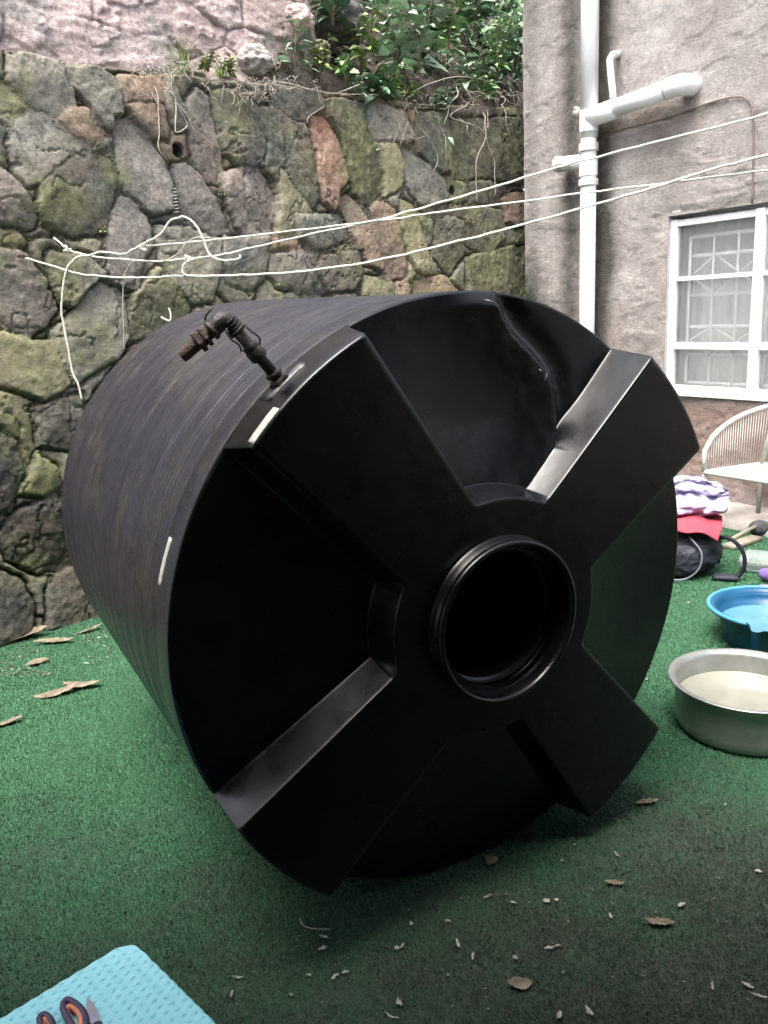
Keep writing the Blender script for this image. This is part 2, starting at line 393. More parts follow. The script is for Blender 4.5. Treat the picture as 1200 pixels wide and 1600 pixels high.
# ------------------------------------------------------------------ stone retaining wall
G_ = (.235, .226, .205); GP = (.215, .197, .188); PK = (.27, .185, .155); BR = (.27, .205, .165); MO = (.16, .165, .10); DK = (.055, .054, .052); GD = (.125, .12, .108); TN = (.26, .24, .18)
STONES = [
 ([(12,95),(30,88),(95,105),(108,140),(118,175),(90,178),(70,185),(50,175),(28,155),(8,130)],G_,.08),
 ([(98,103),(150,108),(172,125),(188,160),(186,185),(172,205),(160,203),(140,175),(125,150),(108,135)],G_,.42),
 ([(20,190),(60,182),(85,190),(108,218),(142,225),(135,235),(95,255),(55,290),(35,292),(18,270),(8,230)],G_,.05),
 ([(86,188),(110,174),(133,177),(142,200),(163,212),(142,224),(112,217)],BR,.1),
 ([(-40,255),(0,270),(20,290),(52,335),(50,345),(45,360),(0,350),(-40,340)],GP,.05),
 ([(60,290),(100,255),(130,245),(165,250),(178,280),(170,320),(160,365),(100,365),(65,350),(55,320)],GD,.45),
 ([(175,190),(205,185),(230,220),(255,260),(262,300),(262,330),(235,335),(215,318),(200,308),(185,285),(178,250)],GP,.1),
 ([(188,305),(215,322),(235,360),(235,385),(215,410),(205,450),(180,450),(162,420),(163,370),(172,330)],GP,.02),
 ([(180,125),(245,120),(248,150),(245,165),(190,168)],BR,.15),
 ([(192,170),(245,167),(258,205),(256,218),(235,220),(210,190)],BR,.4),
 ([(250,120),(262,128),(272,160),(290,180),(290,200),(272,205),(252,170)],G_,.4),
 ([(285,160),(300,140),(320,155),(330,200),(340,240),(345,290),(320,280),(300,250),(288,200)],GP,.2),
 ([(268,258),(290,255),(310,275),(330,310),(345,340),(355,365),(330,370),(300,355),(285,340),(275,310)],GP,.12),
 ([(345,275),(370,262),(400,265),(425,290),(430,330),(420,365),(380,370),(365,355),(352,320),(344,295)],GP,.28),
 ([(325,145),(365,145),(398,172),(410,230),(398,260),(365,258),(345,240),(335,200)],GD,.55),
 ([(370,140),(402,172),(440,165),(468,192),(480,240),(488,280),(492,310),(480,328),(450,318),(432,290),(407,262),(414,225)],GD,.48),
 ([(420,140),(480,138),(500,155),(496,175),(475,193),(445,188),(422,165)],GD,.12),
 ([(480,185),(500,182),(520,220),(535,260),(540,280),(525,300),(525,320),(515,332),(500,315),(492,280),(487,230)],PK,.0),
 ([(505,158),(540,158),(572,165),(570,205),(590,228),(598,260),(598,300),(575,325),(550,300),(542,270),(527,225),(508,185)],GD,.6),
 ([(574,163),(600,168),(622,178),(640,213),(630,223),(582,220),(574,200)],G_,.1),
 ([(581,228),(612,230),(625,265),(620,290),(600,310),(599,270)],TN,.45),
 ([(528,310),(545,303),(560,325),(575,355),(585,390),(590,420),(570,415),(555,390),(540,345)],BR,.02),
 ([(576,330),(590,317),(612,330),(620,355),(630,410),(628,436),(602,440),(593,415),(584,380)],BR,.05),
 ([(622,310),(640,320),(655,370),(665,410),(660,428),(645,425),(634,400),(624,350)],TN,.3),
 ([(625,228),(650,250),(690,280),(695,310),(680,320),(650,320),(630,290)],G_,.2),
 ([(645,176),(700,176),(700,230),(696,272),(670,262),(641,230)],GD,.45),
 ([(452,335),(530,337),(545,370),(530,380),(490,390),(460,370)],G_,.38),
 ([(380,377),(413,368),(412,400),(408,440),(385,455),(355,440),(342,400),(347,372)],GP,.18),
 ([(418,400),(450,395),(485,400),(490,440),(480,455),(430,450),(415,430)],GP,.15),
 ([(500,400),(560,395),(565,430),(550,455),(510,455),(490,420)],GD,.4),
 ([(568,434),(595,432),(612,450),(610,485),(565,485)],TN,.4),
 ([(615,445),(632,440),(640,470),(630,490),(615,490)],BR,.2),
 ([(645,440),(690,430),(715,460),(715,490),(650,490)],BR,.3),
 ([(245,357),(290,362),(338,377),(338,420),(328,470),(300,473),(270,448),(245,410)],G_,.35),
 ([(202,460),(240,420),(270,452),(298,480),(290,525),(200,530)],TN,.5),
 ([(-40,390),(0,395),(40,400),(70,440),(85,480),(70,510),(40,525),(0,500),(-40,480)],GP,.02),
 ([(72,395),(130,400),(158,425),(150,450),(120,480),(92,470),(77,430)],G_,.4),
 ([(152,442),(190,452),(197,520),(182,562),(110,600),(82,560),(77,520),(112,490)],G_,.42),
 ([(-20,515),(35,530),(75,533),(103,600),(60,625),(-20,600)],TN,.45),
 ([(45,640),(80,627),(120,617),(130,660),(100,700),(60,690)],GD,.1),
 ([(-30,660),(20,690),(32,740),(15,800),(-30,800)],DK,.0),
 ([(25,772),(58,712),(80,732),(86,760),(60,775)],MO,.9),
 ([(-5,835),(25,803),(70,782),(110,802),(120,860),(100,888),(55,895),(15,872)],DK,.05),
 ([(72,920),(85,897),(115,882),(155,960),(150,972),(75,985)],GD,.05),
 ([(-30,885),(28,905),(48,950),(45,990),(-30,1020)],GD,.0),
 ([(432,268),(482,332),(450,333),(450,368),(427,365),(432,330)],TN,.5),
 ([(705,185),(800,188),(815,230),(808,288),(760,278),(708,280)],GD,.3),
 ([(782,308),(820,300),(830,340),(800,355),(787,345)],PK,.0),
 ([(722,320),(775,332),(780,372),(760,400),(722,380)],GD,.5),
 ([(680,342),(715,347),(718,400),(700,430),(672,400)],GD,.6),
 ([(722,404),(832,380),(840,480),(730,480)],GD,.7),
]
HOLES = [(272, 237, .045), (703, 298, .038)]
def poly_sdf(P, x, y):
    P = np.array(P); d = np.full(x.shape, 1e9); ins = np.zeros(x.shape, bool); n = len(P)
    for i in range(n):
        a = P[i]; b = P[(i+1) % n]; e = b-a; wx = x-a[0]; wy = y-a[1]; t = np.clip((wx*e[0]+wy*e[1])/(e@e), 0, 1)
        d = np.minimum(d, np.hypot(wx-t*e[0], wy-t*e[1]))
        c1 = y >= a[1]; c2 = y < b[1]; c3 = e[0]*wy > e[1]*wx
        ins ^= ((c1 & c2 & c3) | (~c1 & ~c2 & ~c3))
    return np.where(ins, d, -d)
def voro(x, y, sites, aniso=1.):
    d1 = np.full(x.shape, 1e9); d2 = d1.copy(); k = np.zeros(x.shape, int)
    for i, (a, b) in enumerate(sites):
        d = np.hypot((x-a), (y-b)*aniso); m = d < d1
        d2 = np.where(m, d1, np.minimum(d2, d)); k = np.where(m, i, k); d1 = np.where(m, d, d1)
    return (d2-d1)*.5, k
S1 = (PS.u @ (np.array([*BP, 0])-PS.P0))
s0, s1w, du = -2.2, S1+.45, .0085
led_pts = [PS.st(x, y) for x, y in [(0, 82), (60, 95), (150, 108), (260, 122), (400, 135), (560, 152), (640, 165), (820, 172)]]
led_s = [p[0] for p in led_pts]; led_t = [p[1] for p in led_pts]
def ledge(s): return np.interp(s, led_s, led_t)
def build_wall():
    ns = int((s1w-s0)/du); s = np.linspace(s0, s1w, ns); ntt = 390
    S, Q = np.meshgrid(s, np.linspace(0, 1, ntt)); L = ledge(S); T = -.05 + Q*(L+.05)
    wx = S + .02*(fbm(S*5, T*5, 3, 1)-.5)*2 + .015*(fbm(S*22, T*22, 3, 2)-.5)*2
    wy = T + .02*(fbm(S*5, T*5, 3, 3)-.5)*2 + .015*(fbm(S*22, T*22, 3, 4)-.5)*2
    best = np.full(S.shape, -9.); Hh = np.zeros(S.shape); C = np.zeros(S.shape+(3,)); MS = np.zeros(S.shape)
    C[:] = (.13, .125, .10); MS[:] = .42
    for i, (pl, c, ms) in enumerate(STONES):
        P = [PS.st(*p) for p in pl]; r = np.random.default_rng(i)
        cx, cy = np.mean(P, 0)
        Pa = np.array(P); lo = Pa.min(0)-.12; hi = Pa.max(0)+.12; bm_ = (wx > lo[0]) & (wx < hi[0]) & (wy > lo[1]) & (wy < hi[1]); d = np.full(S.shape, -9.); d[bm_] = poly_sdf(P, wx[bm_], wy[bm_]); best = np.maximum(best, d)
        m = d > -.016
        hh = (.030+.02*r.random())*(1-np.exp(-np.maximum(d+.016, 0)/.006)) + r.normal(0, .08)*(S-cx) + r.normal(0, .06)*(T-cy)
        fac = np.full(S.shape, 9.)
        for q in range(6):
            an = r.uniform(0, 6.28); fac = np.minimum(fac, .028+r.uniform(0, .018)-(np.cos(an)*(S-cx)+np.sin(an)*(T-cy))*r.uniform(.02, .17))
        hh = hh*.75 + np.maximum(fac, -.01) + .016*(fbm(S*6+i*3.1, T*6+i*1.7, 5, i)-.5)
        amp = 1. if c not in (DK,) else 2.2
        hh = hh + amp*.016*(fbm(S*26, T*26, 4, i)-.5)
        Hh = np.where(m, hh, Hh); C[m] = np.array(c)*(1+r.normal(0, .06)); MS = np.where(m, ms, MS)
    # the rest of the wall: coursed rubble of like-sized stones
    sites = []
    for a in np.arange(s0, s1w, .42):
        for b in np.arange(-.1, 4., .36): sites.append((a+rng.uniform(-.15, .15)+(.2 if int(b/.36) % 2 else 0), b+rng.uniform(-.12, .12)))
    e, k = voro(wx, wy, sites)
    e = np.minimum(e, -best-.02)-.006; voro_e = np.where(best > -.03, -9., e)
    m = (e > -.003); cs = np.array([[G_, GP, BR, GD, TN, GD][j % 6] for j in rng.integers(0, 60, len(sites))]); ms2 = rng.random(len(sites))*.55
    fc = np.full(S.shape, 9.); sa = np.array(sites)
    for q in range(5):
        an = rng.uniform(0, 6.28, len(sites)); sl_ = rng.uniform(.03, .20, len(sites)); fc = np.minimum(fc, .03-(np.cos(an)[k]*(S-sa[k, 0])+np.sin(an)[k]*(T-sa[k, 1]))*sl_[k])
    hh = .022*(1-np.exp(-np.maximum(e, 0)/.008)) + np.maximum(fc, -.01) + .016*(fbm(S*6, T*6, 5, 9)-.5) + .014*(fbm(S*26, T*26, 4, 5)-.5)
    Hh = np.where(m, hh, Hh); C[m] = cs[k][m]; MS = np.where(m, ms2[k], MS)
    gap = (~m) & (best < -.016)
    mor = .024 + .034*fbm(S*8, T*8, 4, 11)
    deep = sst(.56, .64, fbm(S*3.2, T*3.2, 3, 13))
    Hh = np.where(gap, mor-.06*deep, Hh); C[gap] = (np.array([.20, .19, .15])[None]*(1-.45*deep[gap])[:, None]); MS = np.where(gap, .5-.3*deep, MS)
    MS = MS*.55 + 1.35*(fbm(S*2.2, T*2.6, 5, 17)-.36)
    tint = (fbm(S*2.6, T*2.6, 4, 18)-.5)[..., None]; C = C*.98*np.array([1.02, 1., .92])*(1+.6*tint) + tint*np.array([.06, .01, -.02])
    def blur(A, n):
        for _ in range(n):
            A = (np.roll(A, 1, 0)+np.roll(A, -1, 0)+np.roll(A, 1, 1)+np.roll(A, -1, 1)+A)/5
        return A
    C = .55*C+.45*blur(C, 14); jn = sst(.30, .55, fbm(S*2.3, T*2.3, 4, 19)); Hs = blur(Hh, 12)
    e2 = np.maximum(best, voro_e); ck = np.exp(-((e2+.019*(best >= voro_e)+.004*(best < voro_e))/.0085)**2)*sst(.34, .50, fbm(S*3.1, T*3.1, 4, 29))
    Hh = np.where(Hh > -.02, Hh*(.35+.65*jn)+Hs*(.65-.65*jn), Hh) - .032*ck
    C = C*(1-.28*ck[..., None])
    rid = 1-2*np.abs(fbm(S*7, T*7, 4, 24)-.5); Hh = Hh - .014*sst(.93, .995, rid)*sst(.5, .62, fbm(S*3, T*3, 3, 25)) + .009*(fbm(S*13, T*13, 5, 26)-.5)
    # large soft unevenness + ledge edge, moss patches seen in the photograph
    Hh = Hh + .05*(fbm(S*1.4, T*1.4, 3, 15)-.5)
    for px, py, r_, am in [(20,160,.12,.7),(95,190,.08,.35),(185,275,.12,.7),(130,330,.14,.15),(560,215,.12,.4),(430,260,.18,.3),(350,255,.1,.4),(660,345,.14,.6),(110,430,.12,.3),(150,520,.2,.25),(55,740,.12,.7),(700,250,.2,.35),(45,560,.2,.35),(640,440,.12,.5),(770,420,.25,.4),(60,310,.12,.4),(30,120,.05,.4)]:
        a, b = PS.st(px, py); MS = MS + am*np.exp(-((S-a)**2+(T-b)**2)/r_**2)
    rusty = [(492,205,.06),(500,190,.05)]
    for px, py, r_ in rusty:
        a, b = PS.st(px, py); f = (.8*np.exp(-((S-a)**2+(T-b)**2)/r_**2))[..., None]; C = C*(1-f)+np.array([.24, .10, .07])*f
    for px, py, r_ in HOLES:
        a, b = PS.st(px, py); d = np.hypot(S-a, (T-b)); Hh = np.where(d < r_, -.22, Hh)
    # upright darker band beside the building
    a, b = PS.st(800, 230); f = (.45*np.exp(-((S-a)**2)/.7**2))[..., None]; C = C*(1-f)+np.array([.06, .06, .05])*f
    # a coping lip: last rows bend back into the ledge
    P = PS.P0 + S[..., None]*PS.u + T[..., None]*PS.v + (Hh)[..., None]*PS.N
    # ledge top: three extra rows going back
    nrm = np.array([PS.N[0], PS.N[1], 0]); nrm /= np.linalg.norm(nrm)
    rows = [P.reshape(-1, 3)]; Cs = [C.reshape(-1, 3)]; Ms = [MS.ravel()]
    for j, bk in enumerate((.03, .08, .16, .26, .36)):
        e_ = P[-1] - nrm*bk; e_[:, 2] += .012*(fbm(s*9, s*0+j, 3, 20+j)-.3) + .01
        rows.append(e_); Cs.append(np.tile((.13, .115, .09), (ns, 1))); Ms.append(np.full(ns, .55))
    V = np.concatenate(rows); tot = ntt+5
    w_ = empty('stone_retaining_wall'); tag(w_, 'mossy rubble stone retaining wall of grey and pinkish blocks behind the tank', 'wall')
    mesh_obj('stonework', V, grid_faces(tot, ns), M_STONE, w_, cols={'stone': np.concatenate(Cs), 'moss': np.clip(np.concatenate(Ms), 0, 1.3)})
    for px, py, r_ in HOLES:
        c = PS.hit(px, py); ax = np.stack([PS.u, PS.v, PS.N]); b = MB(); r2 = r_*.98
        b.lathe([(r2, -.2), (r2, .022), (r2-.003, .024), (r2-.006, .022), (r2-.006, -.2), (.001, -.2)], 28, ax, c)
        b.obj('weep_pipe', simple('weep_pipe_shade_black', (.02, .019, .018), .9), w_)  # near-black colour paints in the shade deep inside the hole
    return w_
wall = build_wall()
# upper rendered wall, set back on the ledge (left), and the soil bank to its right
def build_upper():
    nrm = np.array([PS.N[0], PS.N[1], 0]); nrm /= np.linalg.norm(nrm)
    sA = s0; sB = PS.st(505, 60)[0]
    ns, nt_ = 330, 150; s = np.linspace(sA, sB, ns); S, Q = np.meshgrid(s, np.linspace(0, 1, nt_)); L = ledge(S)
    top = 4.6; T = L-.03 + Q*(top-L)
    wx = S+.05*(fbm(S*4, T*4, 3, 31)-.5)*2; wy = T+.05*(fbm(S*4, T*4, 3, 33)-.5)*2
    r2 = np.random.default_rng(3); sites = [(a+r2.uniform(-.18, .18), b+r2.uniform(-.06, .06)) for b in np.arange(2.9, 5, .24) for a in np.arange(sA-.2, sB+.4, .62)]
    e, k = voro(wx, wy, sites, 1.8)
    Hh = .006*(1-np.exp(-np.maximum(e-.006, 0)/.02)) + .06*(fbm(S*2, T*4.5, 6, 35)-.5) + .05*np.floor(4*fbm(S*1.6, T*3, 4, 44)+.8*fbm(S*9, T*9, 3, 45))/4 + .016*(fbm(S*20, T*24, 4, 36)-.5)
    hs = r2.normal(0, .007, len(sites))
    Hh = Hh + hs[k]*sst(0, .03, e)
    cs = np.array([[(.60, .47, .45), (.56, .44, .42), (.58, .49, .47), (.54, .50, .48), (.61, .47, .44)][j] for j in r2.integers(0, 5, len(sites))])
    C = cs[k]*.35+np.array([.60, .475, .45])*.65; crack = np.exp(-(np.maximum(e, 0)/.008)**2)*sst(.50, .62, fbm(S*2.2, T*4, 3, 38)); Hh = Hh-.018*crack
    C = C*(1-.35*crack[..., None])
    gm = (.7*sst(.5, .62, fbm(S*2, T*2, 4, 40)))[..., None]; C = C*(1-gm)+np.array([.36, .34, .32])*gm
    sc_ = PS.st(440, 100)[0]; f = sst(sc_-.5, sB, S)[..., None]; C = C*(1-.75*f)+np.array([.16, .13, .11])*.75*f
    MS = .12*np.ones(S.shape)+.35*np.exp(-((T-L)/.07)**2)
    a, b = PS.st(300, 100); MS = MS + .5*np.exp(-((S-a)**2+(T-b)**2)/.2**2)
    back = .10 + .03*(T-L)
    P = PS.P0 + S[..., None]*PS.u + T[..., None]*PS.v - back[..., None]*nrm + Hh[..., None]*nrm
    o = mesh_obj('upper_rendered_wall', P.reshape(-1, 3), grid_faces(nt_, ns), M_PINK, cols={'stone': C.reshape(-1, 3), 'moss': MS.ravel()})
    tag(o, 'pinkish rendered rough wall rising above the mossy ledge', 'wall')
    # bank
    sA2 = sB-.25; sB2 = S1+4.5; ns, nt_ = 230, 110; s = np.linspace(sA2, sB2, ns); S, Q = np.meshgrid(s, np.linspace(0, 1, nt_)); L = ledge(S)
    D = Q*3.0
    ex = sst(0, .5, S-sA2)
    rise = L-.10 + D*.85*ex + D*1.9*(1-ex)
    rock = .18*(fbm(S*2.2, D*2.6, 5, 50)-.5) + .05*(fbm(S*9, D*9, 4, 51)-.5)
    P = PS.P0 + S[..., None]*PS.u + (rise+rock)[..., None]*np.array([0, 0, 1.]) - (.22+D*.55)[..., None]*nrm + (rock*.8)[..., None]*nrm
    # follow the batter up to the ledge
    P = P + (L*math.sin(R_(6)))[..., None]*(-nrm)
    C = np.zeros(S.shape+(3,)); C[:] = (.07, .055, .045); f = sst(.5, .7, fbm(S*3, D*3, 4, 52))[..., None]; C = C*(1-f)+np.array([.15, .125, .11])*f
    o = mesh_obj('soil_bank', P.reshape(-1, 3), grid_faces(nt_, ns), M_SOIL, cols={'stone': C.reshape(-1, 3), 'moss': .25*np.ones(S.size)}); tag(o, kind='structure')
build_upper()
nrmS = np.array([PS.N[0], PS.N[1], 0]); nrmS /= np.linalg.norm(nrmS)

# ------------------------------------------------------------------ building
bld = empty('building', (*BP, 0)); tag(bld, 'pale grey pink rough plastered building with a white barred window', 'building')
bx = PB.u; bn = PB.N; bz = np.array([0, 0, 1.])
Binv = np.array([*BP, 0])
def bst(px, py): return PB.st(px, py)
win_s0 = (bst(1040, 345)[0]+bst(1040, 612)[0])/2; z_top = bst(1045, 338)[1]; z_tr = bst(1050, 437)[1]; z_mid = bst(1045, 541)[1]; z_bot = bst(1040, 612)[1]
mul = (bst(1165, 540)[0]+bst(1182, 540)[0])/2
win_s1 = mul*2-win_s0
def build_building():
    ns, nz = 330, 330; s = np.linspace(0, 5.6, ns); z = np.linspace(-.05, 5.0, nz)
    # snap lines to window edges
    def snap(a, v): a[np.argmin(abs(a-v))] = v
    for v in (win_s0, win_s1): snap(s, v)
    for v in (z_bot, z_top): snap(z, v)
    S, Z = np.meshgrid(s, z)
    Hh = .008*(fbm(S*9, Z*14, 4, 60)-.5)+.035*(fbm(S*.9, Z*.9, 2, 61)-.5) + .006*sst(.54, .6, fbm(S*5, Z*9, 4, 62))
    inw = (S >= win_s0-1e-6) & (S <= win_s1+1e-6) & (Z >= z_bot-1e-6) & (Z <= z_top+1e-6)
    Hh = np.where(inw, 0, Hh)
    P = Binv + S[..., None]*bx + Z[..., None]*bz + Hh[..., None]*bn - Binv
    keep = ~((S[:-1, :-1] >= win_s0-1e-6) & (S[1:, 1:] <= win_s1+1e-6) & (Z[:-1, :-1] >= z_bot-1e-6) & (Z[1:, 1:] <= z_top+1e-6))
    sp = bst(918, 300)[0]
    dk = .95*np.exp(-((S-sp-.17)/.13)**2)*sst(.2, 1.2, Z) + .8*np.exp(-((S-sp+.2)/.14)**2)
    a, b = bst(985, 190); dk = dk + .5*np.exp(-((S-a)/.3)**2-((Z-b)/.07)**2)
    dk = dk + .45*np.exp(-((Z-z_top-.05)/.05)**2)*(S > win_s0-.15) + .35*np.exp(-((S-.1)/.12)**2)
    a, b = bst(960, 400); dk = dk + .35*np.exp(-((S-a)/.14)**2-((Z-b)/.35)**2)
    rd = .9*sst(1.05, .75, Z)*(1-.4*sst(.45, .1, Z)) + .35*np.exp(-((S-bst(960, 520)[0])/.16)**2)*sst(2., 1.3, Z)
    a, b = bst(1030, 190); rd = rd + .45*np.exp(-((S-a)/.6)**2-((Z-b)/.16)**2)
    mo = .9*np.exp(-(S/.35)**2)*sst(2.35, 1.7, Z)
    mo = mo + .25*np.exp(-((S-bst(870, 120)[0])/.1)**2-((Z-bst(870, 120)[1])/.12)**2)
    o = mesh_obj('plaster_wall', P.reshape(-1, 3), grid_faces(nz, ns, keep), M_PLASTER, bld, cols={'stain': np.clip(np.stack([dk, rd, mo], -1).reshape(-1, 3), 0, 1)})
    # return wall, far side, roof slab and back so that it is a closed volume
    b = MB(); ax = np.stack([bx, -bn, bz])
    b.box(-bn*2.03+bx*.06+bz*2.475, (.05, 2., 2.5), ax); b.box(bx*5.65-bn*2.03+bz*2.475, (.05, 2., 2.5), ax); b.box(bx*2.85-bn*4.1+bz*2.475, (2.85, .05, 2.5), ax); b.box(bx*2.85-bn*2.0+bz*5.05, (2.95, 2.25, .06), ax)
    b.obj('side_walls', simple('plain_plaster', (.42, .39, .39), .9, .2, 4, .01, 40), bld, smooth=False)
    # window reveal and lintel groove
    b = MB(); W = win_s1-win_s0; cs_ = (win_s0+win_s1)/2; cz = (z_top+z_bot)/2; hz = (z_top-z_bot)/2
    b.box(bx*(win_s0-.02)+bz*cz-bn*.10, (.02, .095, hz), ax); b.box(bx*(win_s1+.02)+bz*cz-bn*.10, (.02, .095, hz), ax)
    b.box(bx*cs_+bz*(z_top+.02)-bn*.10, (W/2+.04, .095, .02), ax); b.box(bx*cs_+bz*(z_bot-.02)-bn*.10, (W/2+.04, .095, .02), ax)
    b.obj('window_reveal', simple('reveal_plaster', (.40, .38, .37), .9, .2, 8, .006, 60), bld, smooth=False)
    # room behind the window
    b = MB(); b.box(bx*cs_-bn*1.9+bz*1.7, (1.6, .03, 1.6), ax); b.box(bx*cs_-bn*1.0+bz*.3, (1.6, .9, .03), ax); b.box(bx*cs_-bn*1.0+bz*2.6, (1.6, .9, .03), ax)
    b.obj('room_lining', M_ROOM, bld, smooth=False)
    # window: frame > panes, grille, sill
    off = -.055
    b = MB()
    def bar(sa, za, sb, zb, w, dep, o_): 
        A = bx*sa+bz*za+bn*o_; B = bx*sb+bz*zb+bn*o_; c = (A+B)/2; L = np.linalg.norm(B-A); d = (B-A)/max(L, 1e-6); b.box(c, (L/2, w/2, dep/2), np.stack([d, np.cross(bn, d), bn]), .004)
    fw = .062
    bar(win_s0+fw/2, z_bot, win_s0+fw/2, z_top-.03, fw, .05, off); bar(win_s1-fw/2, z_bot, win_s1-fw/2, z_top-.03, fw, .05, off); bar(mul, z_bot, mul, z_top-.03, .075, .056, off+.004)
    bar(win_s0+fw, z_top-.06, mul-.04, z_top-.06, .05, .044, off); bar(mul+.04, z_top-.06, win_s1-fw, z_top-.06, .05, .044, off)
    bar(win_s0+fw, z_mid, mul-.04, z_mid, .052, .048, off+.002); bar(mul+.04, z_mid, win_s1-fw, z_mid, .052, .048, off+.002)
    bar(win_s0+fw, z_tr, mul-.04, z_tr, .032, .036, off); bar(mul+.04, z_tr, win_s1-fw, z_tr, .032, .036, off)
    bar(win_s0+fw, z_bot+.03, mul-.04, z_bot+.03, .05, .046, off); bar(mul+.04, z_bot+.03, win_s1-fw, z_bot+.03, .05, .046, off)
    fr = b.obj('window', M_PAINT, bld); sharp(fr)
    for (a0, a1) in ((win_s0+fw, mul-.04), (mul+.04, win_s1-fw)):
        for (q0, q1) in ((z_bot+.055, z_mid-.026), (z_mid+.026, z_tr-.016), (z_tr+.016, z_top-.085)):
            p = MB(); p.box(bx*(a0+a1)/2+bz*(q0+q1)/2+bn*(off-.004), ((a1-a0)/2+.006, (q1-q0)/2+.006, .0025), np.stack([bx, bz, bn])); p.obj('pane', M_GLASS, fr, smooth=False)
    b = MB(); b.box(bx*cs_+bz*(z_bot+.004)+bn*.0, (W/2+.05, .03, .026), np.stack([bx, bz, bn]), .006); sharp(b.obj('sill', M_PAINT, fr))
    go = off-.09
    for (a0, a1) in ((win_s0+.12, mul-.015), (mul+.02, win_s1-.12)):
        b = MB(); g_ = .026; n = 3; xs_ = np.linspace(a0, a1, n+1)
        zz = [z_top-.16, z_top-.34]; H2 = z_top-.16-z_bot-.08
        rows = z_top-.17 - np.array([0, .13, .36, .40, .62, .78, .82, 1.02])*H2/1.02
        for r_ in (0, 1, 3, 4, 6, 7): bar(a0, rows[r_], a1, rows[r_], g_, .012, go)
        for k, xx in enumerate(xs_): bar(xx, rows[0], xx, rows[7], g_ if k in (0, 3) else .017, .010, go+.001*(k+1)+.011)
        for (ra, rb) in ((1, 3), (4, 6)):
            zm = (rows[ra]+rows[rb])/2
            for k in range(n):
                xa, xb = xs_[k], xs_[k+1]; xm = (xa+xb)/2
                if k % 2 == 0: seg = [(xb, rows[ra], xa, zm), (xa, zm, xb, rows[rb])]
                else: seg = [(xa, rows[ra], xb, zm), (xb, zm, xa, rows[rb])]
                for q in seg: bar(*q, .015, .008, go-.012)
        b.obj('grille', M_GRILL, fr)
    # concrete footing
    rngf = np.linspace(-.1, 5.6, 140); V = []
    for a in rngf:
        n_ = .02*(fbm(np.array([a*4]), np.array([0.]), 3, 70)[0]-.5)
        for (o_, zz_) in ((.42+n_*2, -.01), (.40+n_*2, .045+n_), (.2, .07+n_), (.04, .10+n_), (-.02, .10+n_)): V.append(bx*a+bn*o_+bz*zz_)
    mesh_obj('footing', V, grid_faces(140, 5), M_CONC, bld)
build_building()
# curtain inside the window
n_ = 160; V = []
for i in range(n_):
    a = win_s0-.4+(win_s1-win_s0+.8)*i/(n_-1); o_ = -.30+.025*math.sin(i*.9)+.012*math.sin(i*2.3+1)
    for z_ in (z_bot-.1, z_top+.1): V.append(Binv+bx*a+bn*o_+bz*z_)
tag(mesh_obj('curtain', V, [(2*i, 2*i+2, 2*i+3, 2*i+1) for i in range(n_-1)], M_CURT), 'pale gathered curtain hanging inside the barred window', 'curtain')

# drain pipes on the building
dp = empty('drain_pipe', tuple(PB.hit(918, 560)*np.array([1, 1, 0]))); tag(dp, 'white plastic downpipe with side branches fixed to the plastered wall', 'pipe')
dloc = np.array(dp.location)
def W2(P): return [np.array(p)-dloc for p in P]
off = .13
sP = (PB.hit(918, 0, off)-PB.P0)@PB.u; sP2 = (PB.hit(921, 500, off)-PB.P0)@PB.u; sm = (sP+sP2)/2
def bp(px, py, o_=off): return PB.hit(px, py, o_)
def bpz(s_, z_, o_=off): return Binv+bx*s_+bz*z_+bn*o_
zj = lambda py: (PB.hit(920, py, off)[2])
b = MB(); b.tube(W2([bpz(sm, .0), bpz(sm, zj(215))]), .066, 24); b.tube(W2([bpz(sm, zj(215)), bpz(sm, 5.2)]), .074, 24); b.obj('pipe', M_PVC, dp)
for py, hh in ((190, .16), (230, .06), (262, .13), (285, .05)):
    z_ = zj(py); b = MB(); A = np.stack([bx, bn, bz]); r = .078 if hh > .1 else .083
    b.lathe([(.066, -hh/2), (r, -hh/2), (r, hh/2), (.066, hh/2)], 28, A, bpz(sm, z_)-dloc); sharp(b.obj('coupling', M_PVCD if hh < .1 else M_PVC, dp))
A0 = bpz(sm, zj(185)); A1 = bp(1052, 136); d_ = (A1-A0)/np.linalg.norm(A1-A0)
b = MB(); b.tube(W2([A0+d_*.02, A0+d_*.30]), .078, 24); b.tube(W2([A0+d_*.30, A1-d_*.05]), .07, 24); b.tube(W2([A1-d_*.05, A1+d_*.03, A1+d_*.06-bn*.02, A1+d_*.075-bn*.09, A1+d_*.075-bn*.14]), .076, 24, smooth=4); b.obj('branch', M_PVC, dp)
e0 = bp(958, 152); e1 = bp(953, 98); e2 = bp(957, 86, off-.01); e3 = bp(966, 84, 0.)
b = MB(); b.tube(W2([e0, e1, e1*.4+e2*.6, e2, e2*.5+e3*.5, e3]), .027, 16, smooth=5); b.obj('vent_branch', M_PVC, dp)
f0 = bp(910, 253); f1 = bp(872, 257, .10); b = MB(); b.tube(W2([f0, f1]), .062, 20); b.tube(W2([f1+(f0-f1)*.1, f1-(f0-f1)*.02]), .068, 20); b.obj('stub_branch', M_PVCD, dp)
b = MB(); f = bp(904, 177, .14); b.lathe([(.001, .03), (.045, .03), (.045, -.03), (.001, -.03)], 18, np.stack([bz, bn, bx]), f-dloc); b.box(f+bn*.03+bz*.03-dloc, (.02, .01, .02), np.stack([bx, bn, bz]), .002); b.obj('access_plug', M_GREYM, dp)
# thin cable on the wall
pts = [bp(*q, .015) for q in [(955,206),(990,197),(1050,181),(1110,160),(1150,151),(1166,154),(1174,166),(1177,200),(1177,260),(1175,318)]]
b = MB(); b.tube(pts, .006, 6, smooth=5); tag(b.obj('cable', M_CABLE), 'thin brown cable clipped to the wall above the window', 'cable')

